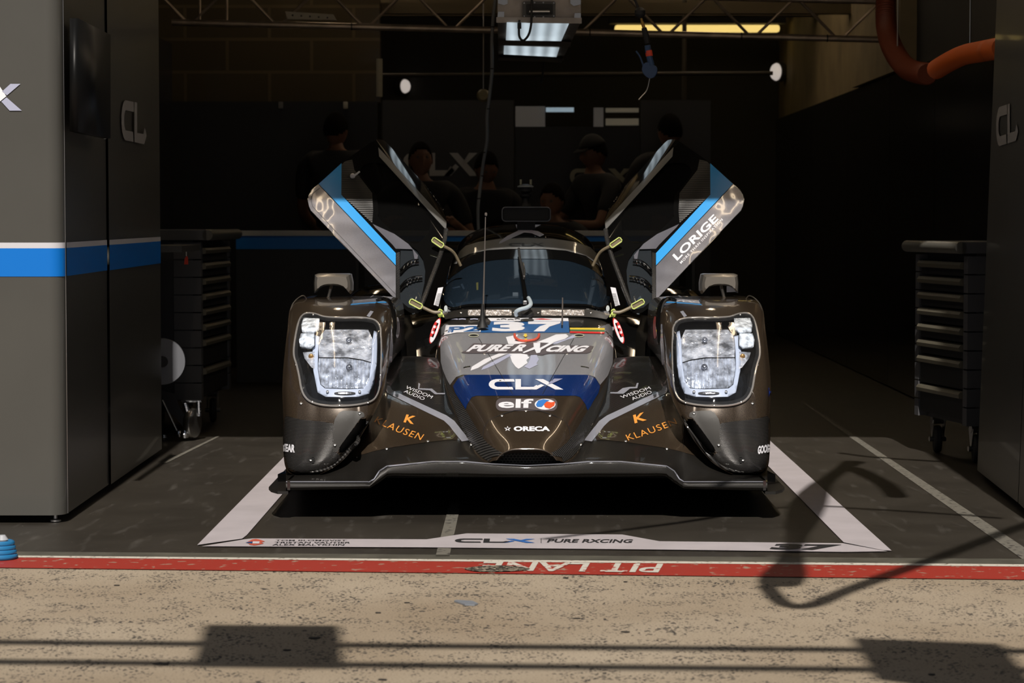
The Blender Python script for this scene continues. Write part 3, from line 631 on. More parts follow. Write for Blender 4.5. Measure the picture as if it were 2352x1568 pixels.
# small fixtures
t = tag(MB().tube([W(871, 135, 17.86), W(871, 222, 17.86)], .024).build('pale_conduit', mat('conduit', (.30, .28, .22), .6)), 'short pale vertical conduit box at the end of the block wall', 'conduit')
for px, lb_ in ((793, 'white'), (644, 'dim white')):
    t = tag(MB().box(W(px - 5, 0, 17.6).x, W(px + 5, 0, 17.6).x, 17.57, 17.6, W(0, 250, 17.6).z, W(0, 234, 17.6).z, b=.004).build('wall_sensor', mat('sensor_' + str(px), (.5, .48, .42) if px == 793 else (.2, .2, .2), .5)), 'small %s sensor on the partition top below the block wall' % lb_, 'sensor')
c = W(1110, 219, 15.5); t = thing('cable_reel', c, 'small round yellowish reel hanging behind the grey hose', 'reel')
MB().lathe([(.012, -.03), (.04, -.03), (.042, 0), (.03, .02), (.01, .02)], c, (0, -1, 0)).build('drum', mat('reel_yellow', (.25, .20, .08), .5), t)
MB().tube([c + Vector((0, 0, .04)), Vector((c.x, c.y, 3.62))], .004).build('hanger', STEEL, t)
t = tag(MB().tube([W(860, 173, 18.6), W(1775, 168, 18.6)], .016).build('ceiling_pipe', mat('pipe_dim', (.05, .042, .028), .6, .1)), 'thin horizontal pipe running across the back under the ceiling', 'pipe')
t = tag(MB().tube([Vector((W(1573, 95, 18.8).x, 18.8, 3.61)), W(1571, 228, 18.8)], .018).build('vertical_pipe', MATS['pipe_dim']), 'thin vertical pipe dropping behind the air gun', 'pipe')

# ---- drawer trolleys
GRY = mat('trolley_grey', (.085, .085, .09), .45, .1)
def dhandle(): return mat('drawer_handle', (.17, .155, .115), .38, .45) if 'drawer_handle' not in MATS else MATS['drawer_handle']
def trolley(A, B, depth, zs, label, ribs_near, big):
    """A far end, B near end of the drawer face on the floor"""
    A, B = Vector((A.x, A.y, 0)), Vector((B.x, B.y, 0)); u = (B - A).normalized(); w = Vector((u.y, -u.x, 0));  L_ = (B - A).length
    if w.dot(Vector((0, 0, 0)) + (Vector((0.2, A.y, 0)) - A)) > 0: w = -w     # w points away from the car into the cabinet
    z0, z1 = zs
    t = thing('tool_trolley', A + u * L_ / 2 + w * depth / 2, label, 'tool trolley')
    P = lambda a, d, z: A + u * a + w * d + Vector((0, 0, z))
    def bx(a0, a1, d0, d1, za, zb_): return MB().hexa([P(a0, d0, za), P(a1, d0, za), P(a1, d1, za), P(a0, d1, za), P(a0, d0, zb_), P(a1, d0, zb_), P(a1, d1, zb_), P(a0, d1, zb_)])
    bx(0, L_, .03, depth, z0, z1 - .05).build('cabinet_body', mat('trolley_black', (.03, .03, .032), .5) if 'trolley_black' not in MATS else MATS['trolley_black'], t, smooth=False)
    for a0, a1 in ((-.005, .045), (L_ - .045, L_ + .005)):
        n = 9; 
        for k in range(n):
            za = z0 + (z1 - .06 - z0) * k / n; bx(a0, a1, -.012, depth * .3, za + .003, za + (z1 - .06 - z0) / n - .003).build('corner_block', GRY, t)
    bx(-.02, L_ + .02, -.045, depth + .01, z1 - .05, z1).build('worktop', GRY, t)
    MB().tube([P(-.02, -.05, z1 - .025), P(L_ + .02, -.05, z1 - .025)], .027, 14).build('push_handle', mat('trolley_rail', (.15, .145, .125), .4, .4) if 'trolley_rail' not in MATS else MATS['trolley_rail'], t)
    zc = z1 - .085; hs = [.073] * 6 + [.135, .135]; k = (zc - z0 - .02) / sum(hs)
    for i, h in enumerate(hs):
        h *= k
        d = bx(.05, L_ - .05, -.004, .03, zc - h + .006, zc - .002).build('drawer', BLACKM, t)
        m_ = MB(); pr = [(-.004, zc - .004), (-.02, zc - .006), (-.028, zc - .018), (-.026, zc - .034), (-.004, zc - .038)]
        m_.prism([P(.055, a, z) for a, z in pr], u * (L_ - .11)).build('drawer_handle', dhandle(), d)
        zc -= h
    for a, d in ((.08, .07), (L_ - .08, .07), (.08, depth - .07), (L_ - .08, depth - .07)):
        c = P(a, d, .065); cs = MB().lathe([(.02, -.018), (.058, -.016), (.064, -.008), (.064, .008), (.058, .016), (.02, .018)], c, w + u * .25, 24).build('caster_wheel', RUBBER, t)
        MB().prism([c + w * .028 + Vector((0, 0, -.01)), c + w * .028 + u * .03 + Vector((0, 0, .09)), c + w * .028 - u * .03 + Vector((0, 0, .09))], w * .003).prism([c - w * .028 + Vector((0, 0, -.01)), c - w * .028 + u * .03 + Vector((0, 0, .09)), c - w * .028 - u * .03 + Vector((0, 0, .09))], w * .003).tube([c - w * .04, c + w * .04], .012).tube([c - w * .03 + Vector((0, 0, .09)), c + w * .03 + Vector((0, 0, .09))], .02).build('caster_fork', STEEL, cs)
    return t
trolley(G(2106, 1036), G(2224, 1068), .36, (.17, W(2160, 553, 11.2).z + .0), 'tall drawer trolley on casters beside the right pier, eight silver drawer handles', 0, 0)
tl = trolley(Vector((-1.585, 13.0, 0)), Vector((-1.635, 12.2, 0)), .42, (.17, W(500, 532, 12.5).z + .01), 'tall drawer trolley on casters behind the left pier, seen from its side', 0, 0)
# black bench and its red tag, jack and reel behind the left pier
bn = thing('work_bench', Vector((-2.05, 12.1, 0)), 'black workbench half hidden behind the left pier', 'workbench')
MB().box(-2.42, -1.62, 11.5, 12.15, .93, .96).build('bench_top', DKGREY, bn, smooth=False); MB().box(-2.4, -1.85, 11.6, 12.1, .25, .93).build('bench_body', BLACKM, bn, smooth=False)
for x in (-2.38, -1.88):
    for y in (11.62, 12.06): MB().box(x, x + .04, y, y + .04, 0, .25).build('leg', BLACKM, bn, smooth=False)
c = W(428, 596, 11.9); t = thing('red_key_tag', c, 'small red tag on a key hanging from the workbench', 'tag')
MB().prism([W(x, y, 11.9) for x, y in ((424, 594), (429, 586), (432, 592), (432, 607), (423, 607))], (0, .004, 0)).build('tag', mat('tag_red', (.75, .05, .02), .5), t)
MB().tube([Vector((W(428, 570, 11.9).x, 11.9, .93)), W(428, 588, 11.9)], .003).build('key', STEEL, t)
c = W(372, 830, 11.5); t = thing('white_reel', c, 'white round disc half hidden behind the left pier, under the bench', 'reel')
MB().lathe([(.02, -.02), (.108, -.018), (.112, 0), (.108, .018), (.02, .02)], c, (.25, -1, 0), 40).build('disc', mat('disc_white', (.13, .135, .15), .5), t)
MB().lathe([(.03, .0), (.025, .035)], c, (.25, -1, 0), 20).build('hub', BLACKM, t)
MB().tube([c + Vector((-.05, .03, 0)), Vector((c.x - .05, c.y + .03, 0.0))], .012).build('stand', BLACKM, t)
jk = thing('floor_jack', G(405, 1010), 'low wheeled jack with a steel castor and ball ended rod by the left pier', 'jack')
JD = G(405, 1012).y
J = lambda x, y, d=0: W(x, y, JD + d)
MB().prism([J(x, y) for x, y in ((372, 897), (400, 905), (412, 935), (428, 960), (424, 985), (405, 960), (372, 930))], (0, .02, 0)).build('side_plate', mat('jack_plate', (.04, .04, .045), .35, .5), jk)
MB().tube([J(418, 921), J(462, 921)], .006).tube([J(456, 921), J(457, 955)], .012).tube([J(425, 925), J(432, 950)], .014).build('castor_bracket', CHROME, jk)
c = J(442, 972, .02); c.z = max(c.z, .075); MB().lathe([(.02, -.018), (.07, -.016), (.075, 0), (.07, .016), (.02, .018)], c, (1, -.35, 0), 28).build('wheel', STEEL, jk)
MB().tube([J(373, 918, -.02), J(408, 992, -.02)], .005).build('rod', STEEL, jk)
for x, y, r in ((410, 996, .020), (424, 996, .027), (376, 1018, .018)): MB().lathe([(.002, -r), (r * .7, -r * .7), (r, 0), (r * .7, r * .7), (.002, r)], Vector((J(x, y, -.02).x, JD - .02, max(r, J(x, y, -.02).z)))).build('ball_end', CHROME, jk)
# blue hose coil at the left edge, litter
bc = thing('blue_hose_coil', G(4, 1292), 'small coil of blue ribbed hose on the pit lane at the left edge', 'hose')
g0 = G(2, 1285); BLH = mat('hose_blue', (.015, .16, .36), .4)
for k in range(4):
    mb = MB(); P = [g0 + Vector(((.045 - .003 * k) * math.cos(t / 24 * math.tau), (.045 - .003 * k) * math.sin(t / 24 * math.tau), .012 + k * .014)) for t in range(24)]; mb.ring(P, .009, 10); mb.build('hose_loop', BLH, bc)
MB().lathe([(.012, .05), (.02, .065), (.01, .08)], g0 + Vector((.005, 0, 0))).build('cable_fitting', mat('clear_grey', (.4, .42, .45), .3), bc)
sp = G(1070, 1386); t = MB().prism([G(x, y, .001) for x, y in ((1043, 1382), (1048, 1380), (1085, 1382), (1098, 1388), (1090, 1391), (1068, 1390))], (0, 0, .004)).build('plastic_strip', mat('strip_grey', (.22, .24, .27), .4)); tag(t, 'flat pale grey plastic strip lying on the sunlit pit lane', 'litter')
for i, (x, y, s) in enumerate(((868, 1408, 9), (934, 1385, 8), (268, 1345, 8), (664, 1312, 5), (720, 1466, 16), (370, 1526, 18), (660, 1494, 9), (1326, 1421, 9), (1436, 1452, 12), (1300, 1328, 8), (880, 1562, 10), (1436, 1337, 6), (2140, 1550, 9), (1575, 1576, 9))):
    c = G(x, y); k = s / 900; P = [c + Vector((k * math.cos(a_) * (.7 + .5 * random.random()), k * .8 * math.sin(a_) * (.5 + .6 * random.random()), .001)) for a_ in [j / 9 * math.tau for j in range(9)]]
    t = MB().prism(P, (0, 0, .002)).build('rubber_scrap', mat('scrap_rubber', (.03, .026, .022), .8) if 'scrap_rubber' not in MATS else MATS['scrap_rubber']); tag(t, 'small dark scrap of tyre rubber lying on the sunlit pit lane', 'litter', 'tyre rubber scraps on the pit lane')

# ---- overhead pit gantry standing behind and right of the photographer: it throws the shadows on the lane
def shade_from(px, py, z):
    g = G(px, py); return g - sdir * (z / -sdir.z) * 1.0
GM = mat('gantry_metal', (.2, .2, .2), .5, .5)
gt = thing('overhead_gantry', shade_from(1100, 1500, 3.2), 'steel gantry rails with two boxes above the pit lane, out of view', 'gantry')
for y0 in (1478, 1523, 1612): MB().tube([shade_from(-500, y0 - 8, 3.2), shade_from(2900, y0 + 22, 3.2)], .028 if y0 < 1560 else .11).build('rail', GM, gt)
mb = MB(); mb.hexa([shade_from(x, y, z) for z in (3.12, 3.3) for x, y in ((440, 1532), (790, 1536), (780, 1436), (470, 1434))]).build('control_box', GM, gt)
mb = MB(); mb.hexa([shade_from(x, y, z) for z in (3.12, 3.3) for x, y in ((2010, 1560), (2420, 1620), (2300, 1478), (1955, 1464))]).build('control_box', GM, gt)
bm_ = thing('pit_boom', shade_from(1800, 1340, 2.4), 'boom arm with a hanging hose over the pit lane, out of view', 'boom')
MB().tube(dense([shade_from(1960, 1060, 2.6), shade_from(1880, 1120, 2.5), shade_from(1840, 1200, 2.5), shade_from(1815, 1290, 2.4), shade_from(1790, 1340, 2.4)], 20), [.055 - .02 * math.sin(i * .6) for i in range(21)]).build('arm', GM, bm_)
MB().tube(dense([shade_from(1760, 1345, 2.4), shade_from(1800, 1385, 2.4), shade_from(1860, 1390, 2.4), shade_from(1960, 1350, 2.4), shade_from(2130, 1290, 2.4), shade_from(2400, 1190, 2.4), shade_from(2700, 1100, 2.4)], 40), .03).build('hose', GM, bm_)
MB().tube(dense([shade_from(1930, 1040, 2.6), shade_from(2010, 1050, 2.6), shade_from(2200, 1062, 2.6)], 10), .02).build('bracket', GM, bm_)
MB().tube(dense([shade_from(1250, 1240, 2.6), shade_from(1560, 1200, 2.6), shade_from(1800, 1165, 2.6), shade_from(2050, 1172, 2.6), shade_from(2300, 1190, 2.6)], 20), .016).build('air_line', GM, bm_)
MB().tube(dense([shade_from(1960, 1075, 2.6), shade_from(2030, 1110, 2.6), shade_from(2060, 1140, 2.6)], 10), .045).build('motor', GM, bm_)

# ================================================================ THE RACE CAR
car = thing('race_car', (CX, 10.9, 0), 'dark brown and grey closed race car with both doors raised and blue number 37 panel', 'race car')
def C(dx, py, D):
    p = W(1210 + dx, py, D); p.x += CX - W(1210, py, D).x; return p
def surf(rows, nu, nv, full=True):
    """rows: (D, [(dx, py)...] centre outwards) -> dense rows"""
    R_ = []
    for D, pts in rows:
        L_ = [C(p[0], p[1], p[2] if len(p) > 2 else D) for p in pts]
        if full: L_ = [Vector((2 * CX - v.x, v.y, v.z)) for v in reversed(L_[1:])] + L_
        R_.append(dense(L_, nu))
    cols = [dense([r[k] for r in R_], nv) for k in range(nu + 1)]
    return [[cols[k][i] for k in range(nu + 1)] for i in range(nv + 1)]

def wavy(m):
    nt = m.node_tree; n = nt.nodes.new('ShaderNodeTexNoise'); n.inputs['Scale'].default_value = 5; n.inputs['Detail'].default_value = 2; tc = nt.nodes.new('ShaderNodeTexCoord'); nt.links.new(tc.outputs['Object'], n.inputs['Vector'])
    bp = nt.nodes.new('ShaderNodeBump'); bp.inputs['Strength'].default_value = .6; bp.inputs['Distance'].default_value = .02; nt.links.new(n.outputs['Fac'], bp.inputs['Height'])
    for s_ in ('Normal', 'Coat Normal'): nt.links.new(bp.outputs[0], nt.nodes['Principled BSDF'].inputs[s_])
    return m
# ---- nose
nose_rows = [
    (10.55, [(0, 722), (60, 722), (120, 723), (165, 727), (192, 740), (204, 770), (209, 850)]),
    (10.40, [(0, 735), (60, 735), (120, 736), (165, 740), (190, 752), (203, 782), (209, 860)]),
    (10.15, [(0, 765), (70, 765), (130, 766), (175, 770), (195, 785), (206, 815), (212, 880)]),
    (9.90, [(0, 800), (70, 801), (130, 803), (165, 810), (187, 828), (200, 855), (208, 915)]),
    (9.60, [(0, 845), (65, 845), (120, 848), (150, 856), (172, 875), (188, 905), (198, 955)]),
    (9.35, [(0, 885), (60, 886), (105, 890), (133, 900), (153, 922), (170, 955), (180, 995)]),
    (9.15, [(0, 925), (50, 926), (90, 930), (115, 942), (133, 965), (148, 990), (158, 1025)]),
    (8.97, [(0, 965), (45, 966), (78, 970), (98, 982), (113, 1003), (124, 1025), (132, 1048)]),
    (8.83, [(0, 1003), (36, 1005), (57, 1011), (73, 1021), (83, 1033), (90, 1046), (96, 1062)]),
    (8.77, [(0, 1023), (27, 1024), (43, 1028), (55, 1034), (64, 1041), (71, 1049), (76, 1058)]),
    (8.755, [(0, 1033), (24, 1033), (38, 1035), (49, 1039), (57, 1044), (63, 1050), (68, 1057)]),
    (8.79, [(0, 1040), (22, 1040), (35, 1041), (45, 1044), (52, 1048), (58, 1053), (63, 1058)]),
]
nm = MB(); nm.grid(surf(nose_rows, 72, 96)); NB = nm.bvh(); on = onto(NB, .0012); on2 = onto(NB, .0024)
nose = nm.build('nose', BROWN, car)
lipc = [(1026, 800), (1012, 770), (1013, 738), (1030, 728), (1100, 724), (1320, 724), (1390, 728), (1407, 738), (1408, 770), (1394, 800)]
sil = [(1014, 752), (1012, 800), (1013, 833), (1021, 862), (1034, 884), (1048, 866), (1062, 861), (1352, 861), (1366, 866), (1378, 884), (1396, 862), (1407, 833), (1408, 800), (1406, 752), (1398, 744), (1370, 748), (1340, 760), (1080, 760), (1050, 746), (1022, 744)]
patch('hood_paint', [sil], SILVER, on, nose, 7)
patch('carbon_cowl', [[(1030, 746), (1024, 732), (1040, 724), (1380, 724), (1394, 732), (1392, 746), (1340, 764), (1080, 764)]], CARB, onto(NB, .0016), nose, 7)
blu = [(1041, 887), (1052, 870), (1066, 863), (1076, 861), (1345, 861), (1357, 863), (1368, 870), (1378, 887), (1374, 903), (1362, 922), (1350, 945), (1344, 928), (1332, 912), (1322, 909), (1094, 909), (1084, 912), (1074, 928), (1070, 940), (1056, 918), (1046, 902)]
patch('blue_band', [blu], BLUE, on, nose, 6)
# number block
patch('number_panel', [[(1128, 738), (1306, 738), (1308, 765), (1104, 765), (1107, 749), (1124, 748)]], NUMB, onto(NB, .003), nose, 6)
patch('sponsor_strip', [[(1120, 731.5), (1305, 732), (1306, 739), (1127, 739)]], WHITE, onto(NB, .0034), nose, 6)
on3 = onto(NB, .0042)
text('lettering', '3', (1130, 763), (1205, 763), (2, -23), WHITE, on3, nose, bold=.06, step=5)
patch('lettering', [[(1213, 740), (1287, 740), (1287, 744), (1262, 752), (1250, 763), (1225, 763), (1240, 751), (1256, 746), (1213, 746)]], WHITE, on3, nose, 5)
patch('class_panel', [[(1025, 748.5), (1106, 748), (1104, 764), (1050, 765.5), (1021, 771)]], WHITE, on3, nose, 5)
text('lettering', 'P2', (1029, 765.5), (1101, 763), (4, -13), NUMB, onto(NB, .005), nose, bold=.03, step=5)
patch('flag_stripe', [[(1309, 754.5), (1388, 755), (1388, 759.5), (1309, 758.5)]], YELL, on3, nose, 5)
patch('flag_stripe', [[(1309, 758.5), (1388, 759.5), (1388, 764), (1309, 762.5)]], GREEN, on3, nose, 5)
patch('flag_stripe', [[(1309, 762.5), (1388, 764), (1387, 768), (1309, 766.5)]], RED, on3, nose, 5)
for x0, x1, y0, w in ((1141, 1148, 736, 1.6), (1150, 1163, 735, 1.8), (1166, 1180, 736, 1.6), (1182, 1194, 734.5, 2.2)): line_patch('print', [(x0, y0), ((x0 + x1) / 2, y0 - 1.2), (x1, y0)], w, INK, on3, nose)
patch('logo', [[(1225, 735), (1245, 733), (1270, 735.5), (1248, 736)]], RED, on3, nose, 4)
for x0, x1 in ((1034, 1052), (1054, 1070), (1080, 1098)): line_patch('print', [(x0, 735), ((x0 + x1) / 2, 734), (x1, 735)], 2.4, PALE, on3, nose)
for x0 in (1083, 1309): patch('hood_hatch', [smooth_loop([(x0, 745), (x0 + 8, 741), (x0 + 24, 741), (x0 + 27, 752), (x0 + 1, 752)], 3)], BLACKM, onto(NB, .0036), nose, 5)
# brush stroke X
patch('brush_mark', [[(1162, 775), (1190, 769), (1182, 784), (1225, 790), (1256, 778), (1277, 769), (1300, 768), (1306, 773), (1298, 779), (1262, 790), (1230, 797), (1200, 810), (1168, 792)]], WHITE, on2, nose, 6)
patch('brush_mark', [[(1280, 790), (1306, 780), (1328, 774), (1316, 770), (1300, 779), (1262, 791)]], PALE, on2, nose, 6)
patch('brush_mark', [[(1081, 852), (1084, 843), (1112, 826), (1150, 811), (1190, 809), (1160, 815), (1128, 828), (1098, 846)]], WHITE, on2, nose, 6)
patch('brush_mark', [[(1105, 851), (1110, 843), (1136, 829), (1172, 812), (1175, 817), (1145, 834), (1120, 846)]], PALE, on2, nose, 6)
patch('brush_mark', [[(1168, 810), (1220, 810), (1218, 816), (1211, 818), (1216, 822), (1209, 828), (1212, 835), (1206, 838), (1200, 843), (1191, 848), (1184, 843), (1176, 832), (1172, 820)]], WHITE, on2, nose, 6)
patch('brush_mark', [[(1220, 812), (1233, 812), (1234, 820), (1238, 826), (1232, 836), (1236, 838), (1226, 843), (1216, 848), (1204, 843), (1212, 836), (1217, 827)]], PALE, on2, nose, 6)
patch('letter_outline', [smooth_loop([(1063, 809), (1072, 806), (1086, 791), (1100, 790), (1180, 792), (1200, 789), (1226, 788), (1260, 789), (1275, 794), (1355, 795), (1362, 799), (1358, 804), (1348, 813), (1262, 813), (1248, 817), (1228, 816), (1212, 817), (1196, 813), (1072, 813)], 2)], PLUM, onto(NB, .0034), nose, 6)
on4 = onto(NB, .0048)
text('lettering', 'PURE R', (1070, 810), (1200, 809), (20, -16), WHITE, on4, nose, bold=.045, step=6)
text('lettering', 'CING', (1247, 810), (1336, 811), (20, -15), WHITE, on4, nose, bold=.055, step=6)
patch('lettering', [[(1225, 790), (1241, 790), (1240, 802), (1262, 790), (1272, 790), (1243, 806), (1240, 813), (1232, 814), (1228, 805), (1203, 814), (1200, 812), (1226, 800)]], WHITE, onto(NB, .006), nose, 5)
# service loop
tw = [on(x, y) + Vector((0, -.012, .004)) for x, y in dense([Vector((1182, 770)), Vector((1184, 777)), Vector((1192, 783)), Vector((1206, 785)), Vector((1226, 783)), Vector((1236, 777)), Vector((1238, 770))], 24)]
MB().tube(tw, .0055, 8).build('tow_loop', mat('loop_red', (.62, .09, .05), .45), nose)
for x, y in ((1206, 769), (1207, 780)): patch('arrow', [[(x - 2, y), (x + 4, y), (x + 4, y + 4), (x + 7, y + 4), (x + 1, y + 8), (x - 5, y + 4), (x - 2, y + 4)]], YELL, onto(NB, .0055), nose, 0)
for x in (1088, 1330): patch('hood_latch', [[(x + 11 * math.cos(a_), 772 + 3 * math.sin(a_)) for a_ in [j / 16 * math.tau for j in range(16)]]], BLACKM, on2, nose, 4); line_patch('latch_ring', [(x + 11 * math.cos(a_), 772 + 3.2 * math.sin(a_)) for a_ in [j / 24 * math.tau for j in range(24)]], 1.3, mat('latch_cream', (.6, .6, .45), .4) if 'latch_cream' not in MATS else MATS['latch_cream'], on3, nose, 4, True)
line_patch('panel_seam', [(1100, 778), (1178, 906)], 1.1, INK, on2, nose); line_patch('panel_seam', [(1318, 778), (1246, 906)], 1.1, INK, on2, nose)
logo('logo', CLXP[:3] + CLXP[4:], (1123, 895.5), (1294, 895.5), (0, -24), WHITE, on2, nose, 5)
logo('logo', CLXP[3:4], (1123, 895.5), (1294, 895.5), (0, -24), mat('logo_lilac', (.32, .33, .48), .4), on3, nose, 5)
patch('letter_outline', [rrect(1139, 915, 1280, 944, 12)], PLUM, on, nose, 6)
text('lettering', 'elf', (1144, 938), (1224, 938), (1, -21), WHITE, on2, nose, bold=.028, step=6)
circ = lambda cx, cy, rx, ry, n=20: [(cx + rx * math.cos(a_), cy + ry * math.sin(a_)) for a_ in [j / n * math.tau for j in range(n)]]
patch('logo', [circ(1252, 929.5, 24, 12.5)], WHITE, on2, nose, 5)
patch('logo', [[(1231, 931), (1236, 922), (1248, 919), (1262, 921), (1254, 925), (1250, 930), (1244, 936), (1234, 936)]], mat('oval_blue', (.04, .2, .6), .4), on3, nose, 5)
patch('logo', [[(1252, 937), (1249, 930), (1256, 924), (1266, 926), (1275, 924), (1273, 933), (1262, 940)]], mat('oval_red', (.75, .10, .03), .4), on3, nose, 5)
st = []
for k in range(10):
    a_ = -math.pi / 2 + k * math.pi / 5; r_ = (8.5, 6.2) if k % 2 == 0 else (3.4, 2.5); st.append((1166 + r_[0] * math.cos(a_), 985.5 + r_[1] * math.sin(a_)))
patch('logo', [st], WHITE, on2, nose, 4); patch('logo', [[(1166 + (x - 1166) * .45, 985.5 + (y - 985.5) * .45) for x, y in st]], BROWN, on3, nose, 4)
text('lettering', 'ORECA', (1180, 991), (1263, 991), (0, -11), WHITE, on2, nose, bold=.05, step=6)
line_patch('panel_seam', [(1109, 1010), (1112, 985), (1122, 966), (1150, 953), (1180, 944), (1208, 941), (1240, 944), (1268, 953), (1297, 966), (1307, 985), (1311, 1012)], 1.2, INK, on2, nose)
def fast(px, py, f, par, r=.0055):
    p = f(px, py); MB().lathe([(r, 0), (r * .9, .002), (r * .3, .003)], p, (0, -.7, .7), 12).build('fastener', STEEL, par)
for x, y in ((1208, 944), (1153, 955), (1263, 955), (1113, 814), (1302, 814), (1149, 876), (1268, 876), (1083, 1021), (1333, 1021)): fast(x, y, on, nose)
# grille below the nose
gr = MB().quad(C(-82, 1034, 8.86), C(82, 1034, 8.86), C(82, 1066, 8.86), C(-82, 1066, 8.86)).build('grille_recess', BLACKM, car)
mb = MB(); k = 0
for j in range(4):
    for i in range(-9, 10):
        x = 1210 + i * 8 + (4 if j % 2 else 0); y = 1042 + j * 6
        if abs(x - 1210) > 74: continue
        cc = [W(x + 4.4 * math.cos(a_), y + 3.7 * math.sin(a_), 8.815) for a_ in [R(30 + 60 * q_) for q_ in range(6)]]; mb.ring(cc, .0008, 4)
mb.build('grille', DKGREY, car)

# ---- front floor, splitter top and lip: one swept surface, dx columns
cols = [0, 82, 142, 180, 216, 270, 320, 338, 361, 411, 470, 553]
U = [1070, 1066, 1060, 1060, 1060, 1065, 1070, 1081, 1107, 1107, 1107, 1107]
Bt = [1096, 1096, 1095, 1095, 1095, 1094.5, 1094.5, 1108, 1122, 1124, 1125, 1127]
sp_rows = [
    (8.86, Bt[:3] + [b for b in Bt[3:]]), (8.735, [b for b in Bt]), (8.715, [b - 4 for b in Bt]), (8.705, [(a_ + 2 * b) / 3 for a_, b in zip(U, Bt)]), (8.71, [u + 3 for u in U]), (8.72, [u + .3 for u in U]), (8.735, [u - 1 for u in U]),
    (8.80, [1067, 1063, 1052, 1047, 1047, 1053, 1059, 1064, 1076, 1095, 1098, 1100]),
    (8.95, [1072, 1066, 1019, 1013, 1016, 1022, 1022, 1016, 1008, 1045, 1080, 1087]),
    (9.15, [1075, 1064, 988, 985, 983, 980, 965, 952, 940, 1008, 1055, 1066]),
    (9.35, [1062, 1050, 962, 944, 940, 930, 910, 897, 885, 985, 1040, 1050]),
    (9.60, [1040, 1030, 930, 898, 894, 888, 878, 868, 860, 960, 1025, 1035]),
    (9.85, [1020, 1000, 900, 856, 849, 845, 843, 840, 836, 950, 1010, 1020]),
    (10.05, [1000, 980, 880, 832, 826, 822, 824, 828, 830, 940, 1000, 1010]),
    (10.15, [990, 970, 875, 828, 821, 818, 822, 838, 895, 960, 995, 1005]),
    (10.22, [970, 945, 860, 835, 826, 824, 828, 845, 895, 960, 995, 1005]),
    (10.30, [970, 945, 860, 880, 870, 870, 872, 880, 900, 960, 995, 1005])]
def linrows(rows, nsub=5):
    out = []
    fine = []
    for i in range(len(cols) - 1):
        for k in range(nsub): fine.append((i, k / nsub))
    fine.append((len(cols) - 2, 1.0))
    for D, ys in rows:
        r = []
        for i, t in fine:
            dx = cols[i] + (cols[i + 1] - cols[i]) * t
            if cols[i] < 300: y = cr(Vector((ys[max(i - 1, 0)], 0)), Vector((ys[i], 0)), Vector((ys[i + 1], 0)), Vector((ys[i + 2], 0)), t).x
            else: y = ys[i] + (ys[i + 1] - ys[i]) * t
            r.append(C(dx, y, D))
        out.append(r)
    n = len(out[0]); cc = [dense([r[k] for r in out], 110) for k in range(n)]
    half = [[cc[k][i] for k in range(n)] for i in range(111)]
    return [[Vector((2 * CX - v.x, v.y, v.z)) for v in reversed(r[1:])] + r for r in half]
spl = MB(); spl.grid(linrows(sp_rows)); SB = spl.bvh(); os_ = onto(SB, .0015); os2 = onto(SB, .003)
splitter = spl.build('splitter', CARB, car)
kp = [(1074, 1015), (1038, 1010), (979, 1016), (899, 1028), (860, 1036), (799, 1054), (815, 1030), (845, 985), (865, 950), (880, 905), (895, 897), (900, 902), (1024, 960), (1044, 985), (1066, 1012)]
wp = [(893, 896), (1024, 955), (1040, 962), (1050, 950), (1030, 895), (1010, 835), (1000, 822), (930, 822), (905, 850), (896, 880)]
sp = [(886, 898), (889, 904), (1019, 967), (1033, 980), (1060, 1015), (1077, 1012), (1044, 968), (1025, 955), (900, 897), (896, 888), (888, 886)]
fr_marks = []
for s, q_ in ((0, lambda P: P), (1, mir)):
    patch('ramp_paint', [q_(kp)], BROWN, os_, splitter, 7)
    patch('carbon_duct', [q_(wp)], CARBD, os_, splitter, 7)
    patch('silver_stripe', [q_(sp)], STRIPE, os2, splitter, 7)
    for x, y in ((888, 1031), (983, 1014)): fast(q_([(x, y)])[0][0], y, os_, splitter)
both = MB(); both.add(nm.v, nm.f); both.add(spl.v, spl.f); BB = both.bvh()
P = [(1012, 826), (1018, 850), (1030, 878), (1044, 903), (1056, 922), (1072, 944), (1090, 975), (1106, 1000), (1120, 1018), (1140, 1033), (1162, 1044), (1130, 1050), (1128, 1062), (1108, 1050), (1086, 1028), (1068, 1002), (1050, 955), (1030, 895), (1010, 835)]
for Q in (P, mir(P)): patch('carbon_flank', [Q], CARBF, onto(BB, .0018), nose, 5)
os3 = onto(SB, .0035)
text('lettering', 'K', (926, 971), (950, 976), (7, -18), ORANGE, os3, splitter, bold=.03, step=6)
text('lettering', 'K', (1458, 974), (1486, 966), (-4, -19), ORANGE, os3, splitter, bold=.03, step=6)
text('lettering', 'WISDOM', (930, 893), (990, 917), (5, -6), WHITE, os3, splitter, step=0)
text('lettering', 'AUDIO', (926, 902), (972, 921), (5, -6), WHITE, os3, splitter, step=0)
text('lettering', 'WISDOM', (1429, 917), (1496, 895), (-5, -6), WHITE, os3, splitter, step=0)
text('lettering', 'AUDIO', (1454, 921), (1499, 904), (-5, -6), WHITE, os3, splitter, step=0)
wl = [(961, 881), (965, 883), (963, 893), (992, 894), (1004, 904), (1022, 904), (1021, 907), (999, 907), (987, 898), (960, 896)]
patch('logo', [wl], STRIPE, os3, splitter, 6)
patch('logo', [[(1463, 881), (1467, 881), (1464, 893), (1447, 894), (1432, 906), (1402, 905), (1402, 902), (1418, 902), (1430, 893), (1446, 890), (1460, 890)]], STRIPE, os3, splitter, 6)
